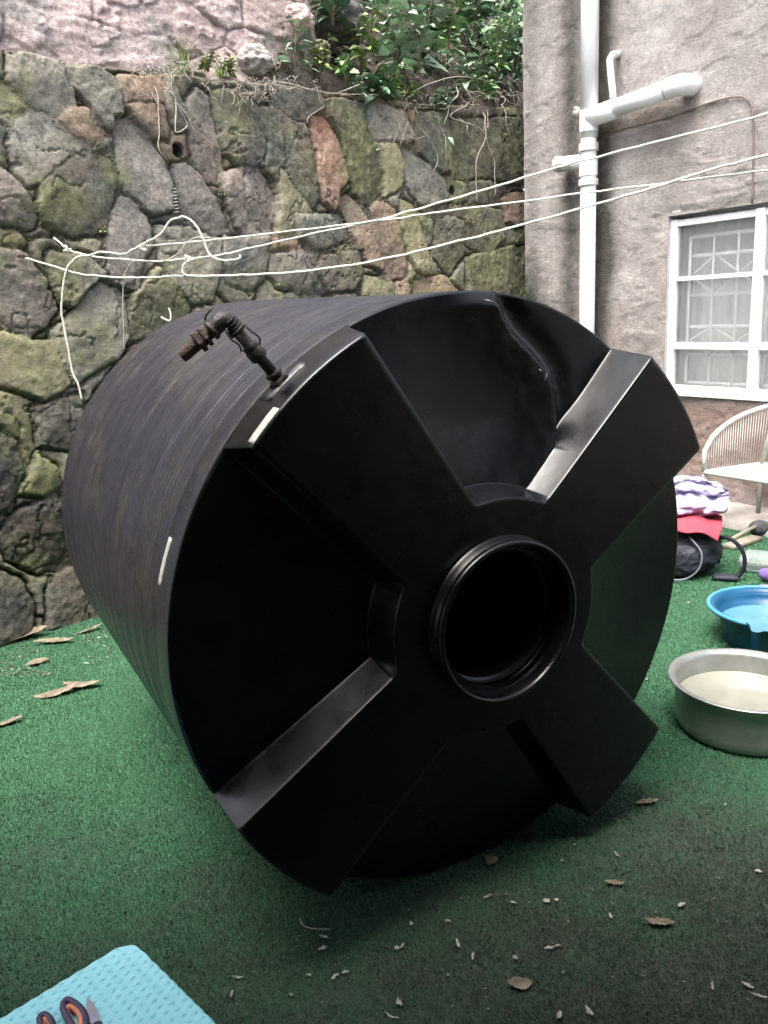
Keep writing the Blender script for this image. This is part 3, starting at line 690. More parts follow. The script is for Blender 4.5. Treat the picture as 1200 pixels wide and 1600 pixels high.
# unseen wall and roof, added behind the camera to shade yard and tank end
hs_ = empty('light_blocker', (0, -2.2, 0)); tag(hs_, 'unseen dark wall and deep roof added behind the camera to shade the yard', 'light_blocker')
b = MB(); b.box((0, -.1, 1.6), (7, .1, 1.6), None, .01); b.obj('blocker_wall', simple('blocker_wall_dark', (.10, .09, .08), .9, .2, 3, .01, 40), hs_, smooth=False)
b = MB(); b.box((0, 1.62, 2.95), (7, 1.92, .05), None, .01); b.obj('blocker_roof', simple('blocker_roof_dark', (.08, .07, .06), .8, .3, 5), hs_, smooth=False)
for x_ in (-6.5, 6.5):
    b = MB(); b.box((x_, 3.3, 1.45), (.06, .06, 1.45), None, .005); b.obj('blocker_post', M_WOOD, hs_, smooth=False)
# ------------------------------------------------------------------ water tank
CX, CY, AA, EE, SP, RR, LL = .2296, 2.2622, .5047, -.0213, -.1237, .8697, 1.6445
RH, TI, TO, HI, HO, ZI = .3413, .4236, .2148, .1559, .1436, .0563
tn = np.array([math.sin(AA)*math.cos(EE), -math.cos(AA)*math.cos(EE), math.sin(EE)]); tr = np.array([math.cos(AA), math.sin(AA), 0]); tu = np.cross(tn, tr)
TC = np.array([CX, CY, RR*math.cos(EE)]); TM = np.stack([tr, tu, tn])
tank = empty('water_tank', mat=Matrix(((tr[0], tu[0], tn[0], TC[0]), (tr[1], tu[1], tn[1], TC[1]), (tr[2], tu[2], tn[2], TC[2]), (0, 0, 0, 1))))
tag(tank, 'huge black plastic water tank lying on its side on green turf', 'water tank')
def tloc(P): return TM@(np.array(P)-TC)
def cylhit(px, py, R=RR):
    o = TM@(CAM-TC); d = TM@ray(px, py); a = d[0]**2+d[1]**2; b = 2*(o[0]*d[0]+o[1]*d[1]); c = o[0]**2+o[1]**2-R*R
    t = (-b-math.sqrt(max(0, b*b-4*a*c)))/(2*a); P = o+t*d; return math.atan2(P[1], P[0]), P[2]
# body
prof = [(RR-.004, -.004), (RR+.001, -.012), (RR+.002, -.03), (RR+.002, -.112), (RR-.0015, -.118)]
zq = -.124; iq = 0
while zq > -LL+.075:
    w0 = .0135+.003*math.sin(iq*1.3); dd = .0011+.0006*math.sin(iq*2.9); bs = RR-.003+.0012*math.sin(iq*.7)
    prof += [(bs-dd, zq), (bs, zq-.0035), (bs, zq-w0+.002)]; zq -= w0; iq += 1
for k in range(1, 9):
    t = k/8*math.pi/2; prof.append((RR-.005-.05*(1-math.cos(t)), -LL+.06-.05*math.sin(t)))
prof += [(RR*.6, -LL-.0), (.3, -LL+.004), (.001, -LL+.004)]
b = MB(); b.lathe(prof, 220); body = b.obj('body', M_TSIDE, tank)
# dome with four raised arms
def build_dome():
    arms = [R_(k)+SP for k in (45, 135, 225, 315)]
    prof = [(0., 0.), (.04, .008), (.10, .05), (.16, .115), (.86, .90), (.91, .955), (.96, .99), (1., 1.)]   # bottom -> top across a side wall
    colsd = []   # each: function of radius -> angle, mask
    DR = .030
    for ia, ph in enumerate(arms):
        # arm from -side to +side, then side wall, then sector to the next arm
        for k in range(12): colsd.append(('arm', ph, -1+2*(k+.5)/12, 1.))
        for f, m in prof[::-1]: colsd.append(('side+', ph, f, m))
        for k in range(1, 110): colsd.append(('sec', ph, k/110, 0.))
        nx_ = arms[(ia+1) % 4] + (2*math.pi if ia == 3 else 0)
        for f, m in prof: colsd.append(('side-', nx_, f, m))
    rows = [(.192, 'h', 1.), (.21, 'h', 1.), (.25, 'h', 1.), (.29, 'h', 1.), (.315, 'h', 1.), (.328, 'h', 1.)]
    for f, m in prof[::-1]: rows.append((RH-.006+.026*(1-f), 'h', m))
    r0 = rows[-1][0]
    for k in range(1, 91): rows.append((r0+(RR-.012-r0)*k/90, 'f', 0.))
    rows += [(RR-.006, 'f', 0.), (RR-.002, 'f', 0.)]
    wi = RH*math.sin(TI); wo = RR*math.sin(TO)
    # dent crease
    cre = np.array([tloc_face(q) for q in [(765, 462), (790, 520), (840, 580), (850, 640), (840, 700), (805, 760)]])
    cre = catmull(cre, 14)
    V = []; nrow = len(rows); nc = len(colsd)
    RAD = np.array([r[0] for r in rows])[:, None]*np.ones(nc); ANG = np.zeros((nrow, nc)); MK = np.zeros((nrow, nc))
    hm = np.array([r[2] if r[1] == 'h' else 0. for r in rows])
    for j, (ty, ph, f, m) in enumerate(colsd):
        for i, (rad, _, _) in enumerate(rows):
            w_ = wi+(wo-wi)*(rad-RH)/(RR-RH); a = math.asin(min(w_/rad, .97)); ab_ = math.asin(min((w_+DR)/rad, .985))
            ab_ = min(ab_, math.pi/4-.01); a = min(a, ab_-.02)
            if ty == 'arm': g_ = ph+f*a
            elif ty == 'side+': g_ = ph+ab_+(a-ab_)*f
            elif ty == 'side-': g_ = ph-ab_+(ab_-a)*f
            else: g_ = ph+ab_+(math.pi/2-2*ab_)*f
            ANG[i, j] = g_
        MK[:, j] = m
    hub = hm[:, None]; MK = 1-(1-MK)*(1-hub)
    tt = np.clip((RAD-RH)/(RR-RH), 0, 1)
    top = HI+(HO-HI)*tt; flo = ZI*(1-tt)
    top = np.where(RAD < RH, HI+.004*(RH-RAD)/RH, top)
    # the arms' outer edge is rounded over
    edge = sst(RR-.014, RR-.002, RAD); top = top-.004*edge*edge
    X = RAD*np.cos(ANG); Y = RAD*np.sin(ANG)
    # soft hollows of each sector
    secf = np.array([f if ty == 'sec' else 0 for ty, _, f, _ in colsd])[None]
    hol = -.018*np.sin(np.pi*secf)**1*np.sin(np.pi*tt)
    # dent: left of the crease bulges, right of it drops
    dmin = np.full(X.shape, 1e9); sgn = np.zeros(X.shape)
    for k in range(len(cre)-1):
        a, b_ = cre[k], cre[k+1]; e = b_-a; wx = X-a[0]; wy = Y-a[1]; t = np.clip((wx*e[0]+wy*e[1])/(e@e), 0, 1)
        dd = np.hypot(wx-t*e[0], wy-t*e[1]); m = dd < dmin; dmin = np.where(m, dd, dmin); sgn = np.where(m, np.sign(e[0]*wy-e[1]*wx), sgn)
    insec = (Y > 0) & (ANG % (2*math.pi) > arms[0]) & (ANG % (2*math.pi) < arms[1])
    left = -sgn > 0   # curve runs rim->hub; left side in the photo
    fade = (1-MK)
    ridge = np.where(left, .032*np.exp(-(dmin/.14)**1.4), .032*np.exp(-(dmin/.016)**1.5)-.014*np.exp(-((dmin-.04)/.05)**2))
    wob = .006*(fbm(X*14, Y*14, 3, 81)-.5)*np.exp(-(dmin/.1)**2)
    dent = np.where(insec, (ridge+wob)*fade, 0)*np.clip((RR+.0-RAD)/.05+.25, 0, 1)
    Zc = flo+hol*(1-MK)+dent
    Z = Zc+(top-Zc)*MK
    Vv = np.stack([X, Y, Z], -1)
    # outer drop to the body
    Zr = Z[-1]
    ex = []
    for (rr_, kz) in ((RR+.001, .985), (RR+.002, .9), (RR+.002, .5), (RR+.002, .1), (RR+.002, 0.)):
        ex.append(np.stack([rr_*np.cos(ANG[-1]), rr_*np.sin(ANG[-1]), -.012+(Zr-.006+.012)*kz-.002*(kz < .5)], -1))
    Vv = np.concatenate([Vv, np.array(ex)]); nr = len(Vv); Vl = Vv.reshape(-1, 3)
    F = []
    idx = np.arange(nr*nc).reshape(nr, nc)
    a = idx[:-1]; b2 = idx[1:]; F = np.stack([a, np.roll(a, -1, 1), np.roll(b2, -1, 1), b2], -1).reshape(-1, 4)[:, ::-1].tolist()
    o = mesh_obj('end_cap', Vl, F, M_TFACE, tank)
    return o
def tloc_face(q, z=0.):
    o = TM@(CAM-TC); d = TM@ray(*q); t = (z-o[2])/d[2]; return (o+t*d)[:2]
build_dome()
# manhole neck
b = MB(); NZ = HI
pr = [(.238, NZ-.006), (.234, NZ+.003), (.2305, NZ+.010), (.2295, NZ+.024), (.2270, NZ+.027), (.2270, NZ+.031), (.2305, NZ+.034), (.2315, NZ+.042), (.2285, NZ+.049), (.222, NZ+.052), (.2165, NZ+.048), (.213, NZ+.038), (.2115, NZ+.02), (.2105, NZ-.03), (.19, NZ-.045)]
b.lathe(pr, 160); b.obj('manhole_neck', M_TFACE, tank)
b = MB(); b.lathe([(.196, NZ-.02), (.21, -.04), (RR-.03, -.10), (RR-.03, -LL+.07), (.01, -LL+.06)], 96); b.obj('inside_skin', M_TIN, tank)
# panel, seam, labels on the shell
def shell_patch(a0, a1, z0, z1, h, m, name, nb=10, slant=0.):
    V = []; 
    for i in range(nb+1):
        a = a0+(a1-a0)*i/nb
        for (zz, rr_) in ((z0, RR+.001), (z0+.0015, RR+.002+h), (z1-.0015, RR+.002+h), (z1, RR+.001)):
            zq = zz+slant*i/nb; V.append((rr_*math.cos(a), rr_*math.sin(a), zq))
    F = [(i*4+k, i*4+k+1, (i+1)*4+k+1, (i+1)*4+k) for i in range(nb) for k in range(3)]; F += [(0, 3, 2, 1), (nb*4, nb*4+1, nb*4+2, nb*4+3)]
    b = MB(); b.add(V, F); return b.obj(name, m, tank)
shell_patch(R_(124.2), R_(132.6), .004, .062, .004, M_TSIDE, 'outlet_panel')
t = shell_patch(R_(133.4), R_(139.8), .104, .138, .001, M_TAPE, 'sticker'); t['label'] = 'white sticker on the arm edge'
a0, z0 = cylhit(268, 840); a1, z1 = cylhit(250, 915)
t = shell_patch(a0, a1, z0-.012, z0+.012, .001, M_TAPE, 'tape', slant=z1-z0); t['label'] = 'pale grey tape strip'
# scuffs: welded swarf along the crease beside the upper right arm
r3 = np.random.default_rng(5); M_TORN = simple('torn_plastic', (.10, .12, .14), .4)
for px, py in [(862,690),(868,685),(850,720),(835,745),(815,742),(842,578),(848,596),(790,750),(880,668),(765,470)]:
    q = tloc_face((px+r3.normal(0, 2), py+r3.normal(0, 2)), .03); c = np.array([q[0], q[1], .035+.01*r3.random()])
    d = r3.normal(size=3)*.009; b = MB(); b.tube([c-d, c+d*.3+r3.normal(size=3)*.003, c+d], [.0008, .0028, .0006], 5); b.obj('plastic_swarf', M_TORN, tank)
# outlet pipe: radial iron pipe, elbow, rusty nipple
pa, pz = R_(128.75), .030
er = np.array([math.cos(pa), math.sin(pa), 0]); et = np.array([-math.sin(pa), math.cos(pa), 0]); ez = np.array([0, 0, 1.])
L1 = .185; base = er*RR+ez*pz
b = MB(); b.tube([base, base+er*L1], .0135, 16); op = b.obj('outlet_pipe', M_PIPE, tank)
Ar = np.stack([et, ez, er])
b = MB(); b.lathe([(.010, .0), (.029, .0), (.029, .013), (.026, .017), (.015, .018)], 6, Ar, base); sharp(b.obj('flange_nut', M_PIPE, op))
for l, hh, r_ in ((.024, .012, .019), (.078, .028, .0195), (.104, .016, .0175)):
    b = MB(); b.lathe([(.012, l), (r_, l), (r_+.002, l+.004), (r_+.002, l+hh-.004), (r_, l+hh), (.012, l+hh)], 18, Ar, base); sharp(b.obj('pipe_coupling', M_PIPE, op))
el = base+er*L1; dirn = et*1.0-ez*.20+er*.02; dirn /= np.linalg.norm(dirn)
b = MB(); b.tube([el-er*.022, el, el+er*.012+dirn*.008, el+er*.014+dirn*.020, el+er*.012+dirn*.038], [.0195, .020, .0215, .021, .020], 18, smooth=4); b.tube([el-er*.028, el-er*.018], .0235, 18); b.obj('elbow', M_PIPE, op)
E1 = el+er*.012+dirn*.038; Ad = np.stack([np.cross(er, dirn)/np.linalg.norm(np.cross(er, dirn)), np.cross(dirn, np.cross(er, dirn))/np.linalg.norm(np.cross(er, dirn)), dirn])
b = MB(); b.lathe([(.012, -.004), (.0235, -.004), (.0235, .008), (.012, .008)], 20, Ad, E1); b.tube([E1, E1+dirn*.03], .0155, 16); b.obj('pipe_collar', M_PIPE, op)
b = MB(); b.lathe([(.012, .018), (.025, .018), (.027, .021), (.027, .027), (.020, .029), (.020, .034), (.028, .036), (.028, .044), (.025, .047), (.012, .047)], 6, Ad, E1); b.lathe([(.013, .0), (.016, .0), (.0165, .082), (.0145, .094), (.011, .094), (.010, .07)], 18, Ad, E1); sharp(b.obj('rusty_nipple', M_RUST, op))
b = MB()
for k in range(3):
    c = el+er*(-.012+.01*k); th = np.linspace(0, 2*math.pi, 16); b.tube([c+.0215*(math.cos(q)*et+math.sin(q)*ez)+er*.002*math.sin(3*q) for q in th], .0018, 5, False)
b.tube([el+dirn*.02+ez*.026, el+dirn*.03+ez*.034-er*.02, el+dirn*.024+ez*.03-er*.045, el+dirn*.03+ez*.03-er*.06], .0022, 6, smooth=4)
b.tube([el-er*.02+ez*.026-dirn*.02, el-er*.03+ez*.036-dirn*.014, el-er*.06+ez*.034-dirn*.02, el-er*.075+ez*.03-dirn*.012], .0022, 6, smooth=4)
b.tube([E1+er*.026, E1+er*.034+dirn*-.012, E1+er*.036-dirn*.03], .0028, 6, smooth=4)
b.obj('binding_wire', M_PIPE, op)

# ------------------------------------------------------------------ clothes lines
LP0 = PS.hit(60, 400, .10); LP1 = atdist(1290, 230, 3.9)
dl = (LP1-LP0); PL = Plane((LP0[0], LP0[1], 0), math.atan2(dl[0], dl[1]))
def line(name, pts, r, m, label, cat='rope', group=None, k=6, off=0., jig=.0015):
    P = np.array([PL.hit(*q, off) for q in pts]); P = catmull(P, k)
    P = P+rng.normal(0, jig, P.shape)*np.array([.3, .3, 1]); b = MB(); b.tube(P, r, 7)
    return tag(b.obj(name, m), label, cat, group)
CG = 'clothes lines strung across the yard'
line('clothes_line', [(1330,137),(1200,178),(1065,212),(935,245),(870,262),(760,296),(650,327),(590,345),(500,363),(420,381),(350,397),(300,404),(230,408),(150,401),(107,391),(95,380),(84,372)], .0055, M_ROPE, 'highest clothes line at the right, sloping down to a knotted left end', group=CG)
line('clothes_line', [(1330,253),(1200,266),(1060,284),(910,302),(760,322),(660,335),(575,347),(480,358),(380,370),(300,378),(222,385)], .0048, M_ROPE, 'straight thin clothes line ending in a small knot on the mossy wall', group=CG, off=.02)
line('clothes_line', [(1330,210),(1200,242),(1100,268),(1040,288),(910,325),(800,356),(700,381),(600,405),(500,421),(420,428),(340,431),(292,430),(286,417),(293,408)], .0062, M_ROPE, 'lowest thick clothes line, looped up at its knot over the tank', group=CG, off=.04)
line('loose_rope', [(290,431),(250,433),(210,434),(160,432),(120,427),(80,415),(40,403)], .0052, M_ROPE, 'rope tail running along the wall from the lowest clothes line to the far left hook', off=.03)
line('loose_rope', [(45,405),(43,411),(46,417)], .005, M_ROPE, 'short frayed stub of rope hanging at the far left hook')
line('looped_rope', [(375,398),(374,404),(352,407),(335,403),(325,394),(318,375),(308,355),(295,342),(283,339),(265,346),(250,366),(222,382),(208,390),(192,397),(160,394),(140,399),(125,400),(112,409),(104,422),(99,445),(96,480),(98,500),(106,540),(113,580),(122,600),(128,625)], .0058, M_ROPE, 'arched rope looping over the lines then hanging down behind the tank', off=.035)
line('grey_string', [(330,372),(310,371),(295,377),(283,390),(272,401),(255,408)], .0032, M_ROPEG, 'thin grey string curving between the clothes line knots', off=.05)
line('grey_string', [(212,407),(203,414),(196,426),(193,440),(192,480),(193,510),(194,545)], .0030, M_ROPEG, 'thin grey string hanging straight down the mossy wall behind the tank', off=.02)
line('short_rope', [(78,634),(90,650),(99,664),(105,679),(95,683),(75,683),(58,680),(45,677),(36,681),(30,685)], .0048, M_ROPE, 'short bent rope end on the wall at the left of the tank')
line('short_rope', [(264,482),(267,492),(266,501),(260,500),(252,496)], .005, M_ROPE, 'tiny forked rope end sticking up behind the tank rim')
for q, lb in (((293, 405), 'large frayed rope knot joining two clothes lines'), ((222, 386), 'round rope knot ending the thin clothes line'), ((105, 390), 'small rope knot at the left end of the highest line')):
    b = MB(); c = PL.hit(*q, .03)
    for k in range(5 if q[0] != 293 else 8):
        d = rng.normal(size=3)*(.012 if q[0] != 293 else .015); d2 = rng.normal(size=3)*.012; b.tube([c-d, c+d2, c+d], [.004, .008, .003], 6, smooth=4)
    tag(b.obj('rope_knot', M_ROPE), lb, 'knot')
# ribbed spring in the joint of the wall
b = MB(); c0 = PS.hit(270, 295, .05); c1 = PS.hit(275, 336, .05); ax = (c1-c0); L = np.linalg.norm(ax); ax /= L; u_ = PS.u; v_ = np.cross(ax, u_)
b.tube([c0+ax*L*t+.02*(math.cos(t*2*math.pi*8)*u_+math.sin(t*2*math.pi*8)*v_) for t in np.linspace(0, 1, 140)], .0045, 6)
tag(b.obj('coil_spring', M_GREYM), 'grey coil spring stuck in the wall joint under the round hole', 'spring')

# ------------------------------------------------------------------ plants
def leaf_geo(L, W, curl, n=5):
    V = []; F = []
    for i in range(n+1):
        t = i/n; w_ = W*math.sin(math.pi*min(t*.93+.04, 1)**.75)*(1+.14*(-1)**i); z_ = -curl*L*t*t; x_ = L*(t-.15*curl*t*t)
        V += [(x_, -w_/2, z_+.16*w_), (x_, 0, z_), (x_, w_/2, z_+.16*w_)]
    for i in range(n): F += [(3*i, 3*i+1, 3*i+4, 3*i+3), (3*i+1, 3*i+2, 3*i+5, 3*i+4)]
    return np.array(V), F
def plant_geo(seed, h, nl, L, W, nst=3, spread=.5, droop=.5):
    r = np.random.default_rng(seed); lv = MB(); st = MB()
    for s_ in range(nst):
        az = r.uniform(0, 6.28); ln = r.uniform(.1, 1)*spread; hh = h*r.uniform(.7, 1.05)
        P = [np.array([math.cos(az)*ln*hh*t**1.5, math.sin(az)*ln*hh*t**1.5, hh*t]) + r.normal(0, .01, 3)*t for t in np.linspace(0, 1, 7)]
        st.tube(P, [.006, .002], 5)
        for k in range(nl):
            t = (k+1.2)/(nl+.4); p = np.array([np.interp(t*6, range(7), [q[i] for q in P]) for i in range(3)])
            for sd in (0, 1):
                a = az+k*1.57+sd*math.pi+r.normal(0, .35); ll = L*r.uniform(.6, 1.15)*(1.1-.45*t); V, F = leaf_geo(ll, W*ll/L, r.uniform(.2, 1.)*droop+.1)
                el = r.uniform(-.1, .7); ro = r.normal(0, .4)
                Mx = Matrix.Rotation(a, 3, 'Z')@Matrix.Rotation(-el, 3, 'Y')@Matrix.Rotation(ro, 3, 'X'); Mx = np.array(Mx)
                pet = .25*ll; q0 = p+Mx@np.array([pet, 0, 0]); st.tube([p, q0], .0015, 4); lv.add(V@Mx.T+q0, F)
    return lv, st
def plant(name, px, py, back, seed, h, nl, L, W, lm, label, nst=3, spread=.5, cat='plant', group=None, pos=None, sm=None):
    P = pos if pos is not None else PS.hit(px, py, -back)
    e = empty(name, tuple(P)); lv, st = plant_geo(seed, h, nl, L, W, nst, spread)
    lv.obj('foliage', lm, e); st.obj('stem', sm or M_STEM, e); tag(e, label, cat, group); return e
WG = 'wild plants along the top of the stone wall'
PLANTS = [
 (462,130,.15,.42,4,.15,.06,M_LFB,'pale drooping nettle plant at the left end of the ledge greenery',2,.3),
 (540,128,.15,.16,3,.10,.09,M_LFG,'small bright green plant with a curled round leaf on a leaning stem',1,.4),
 (572,105,.28,.36,4,.16,.07,M_LFY,'yellow green plant with a withered straw coloured tip',2,.4),
 (592,158,.0,.16,4,.17,.09,M_LFD,'low dark green rosette hanging over the wall edge',3,.7),
 (618,125,.30,.50,5,.20,.12,M_LFB,'large blue green broad leaved plant in the middle of the ledge',3,.5),
 (655,118,.35,.72,5,.20,.12,M_LFB,'tall blue green plant with a pointed upright tip right of the middle',3,.3),
 (640,163,.0,.13,3,.12,.06,M_LFY,'small plant with one clear yellow leaf at the wall edge',3,.8),
 (735,140,.15,.26,4,.14,.08,M_LFB,'pale silvery leaved plant above the hanging dry roots',3,.8),
 (778,125,.30,.62,7,.12,.05,M_LFG,'bright green bushy plant with narrow leaves beside the building',5,.5),
 (805,110,.35,.50,6,.17,.09,M_LFB,'blue green plant pressed against the building corner',4,.5),
 (812,75,.5,.50,6,.15,.05,M_LFG,'fresh green shoots at the very top beside the building corner',4,.5),
 (700,95,.50,.60,6,.15,.08,M_LFG,'mid green plant at the top between the blue green and bushy plants',4,.5),
 (600,60,.60,.55,5,.20,.12,M_LFB,'broad leaved plant at the top edge above the yellow green plant',3,.6),
 (520,40,.45,.35,5,.16,.08,M_LFD,'dark green plant above the dark rock on the left of the greenery',3,.7),
 (660,45,.75,.65,6,.2,.11,M_LFB,'dense blue green plant at the top of the bank',4,.6),
 (745,50,.75,.60,6,.18,.09,M_LFD,'dark shaded plant at the top right of the bank',4,.6),
 (425,125,.12,.12,3,.06,.03,M_LFY,'tiny straggly yellow green weed left of the nettle',3,.9),
 (360,118,.08,.10,4,.06,.03,M_LFY,'tiny pale weed on the ledge under the pink wall',4,1.),
 (320,112,.08,.10,4,.06,.025,M_LFY,'tiny pale weed next to the grass tuft',4,1.),
 (500,118,.2,.22,4,.10,.05,M_LFY,'small yellow green seedling right of the pale nettle',3,.5),
 (555,150,.1,.14,4,.09,.05,M_LFB,'small blue green plant left of the dark rosette',3,.8),
 (690,168,.0,.12,4,.10,.055,M_LFB,'small leafy clump spilling over the wall edge above the climbing leaves',4,1.2),
 (760,155,.05,.16,4,.11,.06,M_LFG,'green leafy clump among the tangled roots',4,1.0),
 (610,150,.05,.2,4,.12,.06,M_LFG,'green leafy clump between the dark rosette and the yellow leaved plant',4,.8),
 (870,150,-.9,.10,3,.05,.03,M_LFB,'',2,.6),
]
for i, (px, py, bk, h_, nl, L, W, lm, lb, nst, spr) in enumerate(PLANTS):
    if not lb: continue
    bk = .02 if px < 515 else max(-.02, bk*.62-.08); k_ = 1.
    plant('ledge_plant', px, py, bk, 100+i, h_*1.15, nl+2, L*k_, W*k_, lm, lb, nst+1, spr, group=WG)
WW = [(492,445,'weed sprig in a joint just above the tank top centre'),(437,448,'weed sprig at the tank top left of centre'),(30,352,'pale weed in the joint under the left grey stone'),(62,352,'dark stemmed weed right of the left grey stone'),(770,442,'pale leafed weed low by the building corner'),(735,350,'clump of weed below the right round hole'),(768,352,'silvery weed left of the pink corner stone'),(525,398,'tiny weed on the dark mossy stone between two lines'),(160,365,'tiny weed beside the upright purple stone'),(590,238,'leafy weed under the bright moss'),(150,245,'dry wisp in the joint below the big grey stone'),(345,308,'white flecked weed right of the coil spring')]
for i, (px, py, lb) in enumerate(WW):
    plant('wall_weed', px, py, 0, 300+i, .05, 3, .035, .016, M_LFY if i % 3 else M_LFB, lb, 3, 1.2, cat='weed', group='small weeds rooted in the wall joints', pos=PS.hit(px, py, .03))
# a plantlet and grass tuft
def tuft(px, py, n, h_, lb):
    P = PS.hit(px, py, -.06); b = MB(); r = np.random.default_rng(px)
    for k in range(n):
        a = r.uniform(0, 6.28); ln = r.uniform(.1, .9); hh = h_*r.uniform(.5, 1.1); q0 = np.array([r.normal(0, .02), r.normal(0, .02), 0])
        w_ = .004; P_ = [q0+np.array([math.cos(a)*ln*hh*t*t, math.sin(a)*ln*hh*t*t, hh*(t-.4*ln*t*t)]) for t in np.linspace(0, 1, 6)]
        sd = np.array([-math.sin(a), math.cos(a), 0]); V = []
        for i, p in enumerate(P_): V += [p-sd*w_*(1-i/5.5), p+sd*w_*(1-i/5.5)]
        b.add(V, [(2*i, 2*i+1, 2*i+3, 2*i+2) for i in range(5)])
    tag(b.obj('grass_tuft', M_GRASSB, loc=tuple(P)), lb, 'grass tuft')
tuft(290, 112, 34, .26, 'upright yellow green grass tuft growing from the ledge')
tuft(345, 120, 26, .12, 'low spreading grass tuft right of the tall tuft')
# dense undergrowth on the bank
def undergrowth():
    r = np.random.default_rng(9); b = MB(); n = 5200; Vs = []; Fs = []
    for k in range(n):
        px = r.uniform(500, 900); py = 140-190*r.random()**.8 if px > 560 else 95-120*r.random()
        if px < 700 and py > 118: continue
        bk = .38+.75*(160-py)/170+r.uniform(-.2, .2); P = PS.hit(px, py, -bk)+r.normal(0, .04, 3)
        if (P-np.array([*BP, 0]))@np.array([PB.u[0], PB.u[1], 0]) > -.05 and (P-np.array([*BP, 0]))@PB.N > -.05: continue
        L = r.uniform(.05, .16); V, F = leaf_geo(L, L*.5, .4, 3)
        Mx = np.array(Matrix.Rotation(r.uniform(0, 6.28), 3, 'Z')@Matrix.Rotation(r.uniform(-.6, .9), 3, 'Y')@Matrix.Rotation(r.normal(0, .5), 3, 'X')); b.add(V@Mx.T+P, F)
    tag(b.obj('undergrowth', M_LFD), 'dense dark leafy undergrowth covering the bank behind the single plants', 'undergrowth', kind='stuff')
undergrowth()
# dry hanging roots
ROOTS = [
 ([(246,105),(247,140),(248,180),(249,210),(248,232),(262,252)],.0045,'long dry root hanging straight beside the round hole'),
 ([(257,115),(266,140),(275,160),(274,200),(277,207),(290,200),(292,192),(283,175),(270,145),(268,118)],.005,'dry root looping back above the round hole'),
 ([(262,120),(275,155),(295,185),(303,203),(320,215),(335,237)],.004,'dry root slanting right from the ledge over the dark stone'),
 ([(232,118),(240,145),(247,165),(252,175)],.004,'short dry root left of the long straight root'),
 ([(214,108),(213,125),(217,143),(232,150),(214,147),(235,130)],.003,'thin forked dry root at the left of the root group'),
 ([(366,128),(367,145),(366,158),(361,163)],.003,'short hooked root left of the root mat'),
 ([(502,120),(497,135),(500,158),(506,166),(488,178),(481,185),(480,193)],.004,'kinked dry twig over the pink upright stone'),
 ([(482,190),(495,205),(505,225),(507,240),(503,258)],.004,'pale root curving down the pink upright stone'),
 ([(632,168),(624,195),(612,229)],.0045,'straight dry stalk hanging left of the thin pair'),
 ([(652,170),(640,190),(631,210),(625,227)],.0045,'dry stalk hanging beside the straight stalk'),
 ([(632,205),(637,213),(650,217),(662,213),(668,216)],.0035,'small sagging root bridging two stalks'),
 ([(655,176),(664,205),(675,225),(684,248),(680,262),(677,268)],.004,'dry stalk curving into a hook above the right hole'),
 ([(735,130),(718,148),(703,162),(700,177),(694,194)],.006,'thick pale stem bending down beside the climbing leaf'),
 ([(760,148),(730,165),(703,182),(740,196),(756,207),(757,220),(745,248),(744,280),(745,315)],.006,'long woody stem sweeping right and hanging down the dark stone'),
 ([(765,160),(760,180),(758,195),(762,225),(772,250),(773,275),(774,305)],.006,'long woody stem crossing the sweeping stem'),
 ([(775,162),(764,175),(762,200),(757,188),(756,205)],.004,'short twisted root between the long stems'),
 ([(727,172),(729,195),(728,208)],.005,'stubby hanging root left of the long stems'),
 ([(805,158),(793,175),(791,195),(797,215),(809,232),(812,245)],.0045,'curved root hanging nearest the building'),
 ([(803,145),(790,155),(782,168)],.005,'arched root tip beside the building'),
 ([(705,195),(696,215),(697,255)],.003,'thin dry stem below the climbing leaf'),
 ([(650,145),(680,128),(720,120),(770,128)],.005,'bare twig lying along the ledge top right'),
 ([(530,146),(550,137),(568,128)],.005,'bare pale twig leaning on the low rosette'),
 ([(425,118),(455,130),(490,142),(540,147),(590,148)],.005,'long bare runner lying along the ledge edge'),
]
for pts, r_, lb in ROOTS:
    n = len(pts); P = np.array([PS.hit(*q, .09-.06*0) for q in pts]); P[0] -= nrmS*.16; P[0][2] += .0
    if n > 3: P[1] -= nrmS*.02
    b = MB(); b.tube(catmull(P, 6)+rng.normal(0, .0012, (6*(n-1)+1, 3)), [r_*1.15, r_, r_*.6], 6)
    tag(b.obj('hanging_root', M_ROOT), lb, 'root', 'dry roots hanging from the ledge')
def mat_roots(x0, x1, y0, y1, n, seed, lb, ln=.12):
    r = np.random.default_rng(seed); b = MB()
    for k in range(n):
        px, py = r.uniform(x0, x1), y0+(y1-y0)*r.random()**1.5; P = PS.hit(px, py, .06+r.uniform(-.04, .07)); d = r.normal(size=3)*np.array([1, 1, .7])+np.array([0, 0, -.5]); d /= np.linalg.norm(d)
        L = r.uniform(.4, 1.2)*ln; q = [P]
        for i in range(4): d = d+r.normal(0, .45, 3)+np.array([0, 0, -.15]); d /= np.linalg.norm(d); q.append(q[-1]+d*L/4)
        b.tube(q, [.003, .0012], 4, smooth=3)
    tag(b.obj('root_mat', M_ROOT), lb, 'roots', kind='stuff')
mat_roots(362, 428, 125, 155, 90, 1, 'pinkish matted fine roots spilling over the ledge')
mat_roots(215, 300, 98, 125, 60, 2, 'fine dry roots at the ledge above the round hole')
mat_roots(690, 822, 140, 172, 60, 3, 'tangled brown roots under the silvery plant', .17)
mat_roots(300, 500, 118, 142, 50, 4, 'straggly dry stems along the ledge top', .1)
mat_roots(625, 690, 145, 170, 60, 5, 'withered leaf stalks at the wall edge', .08)
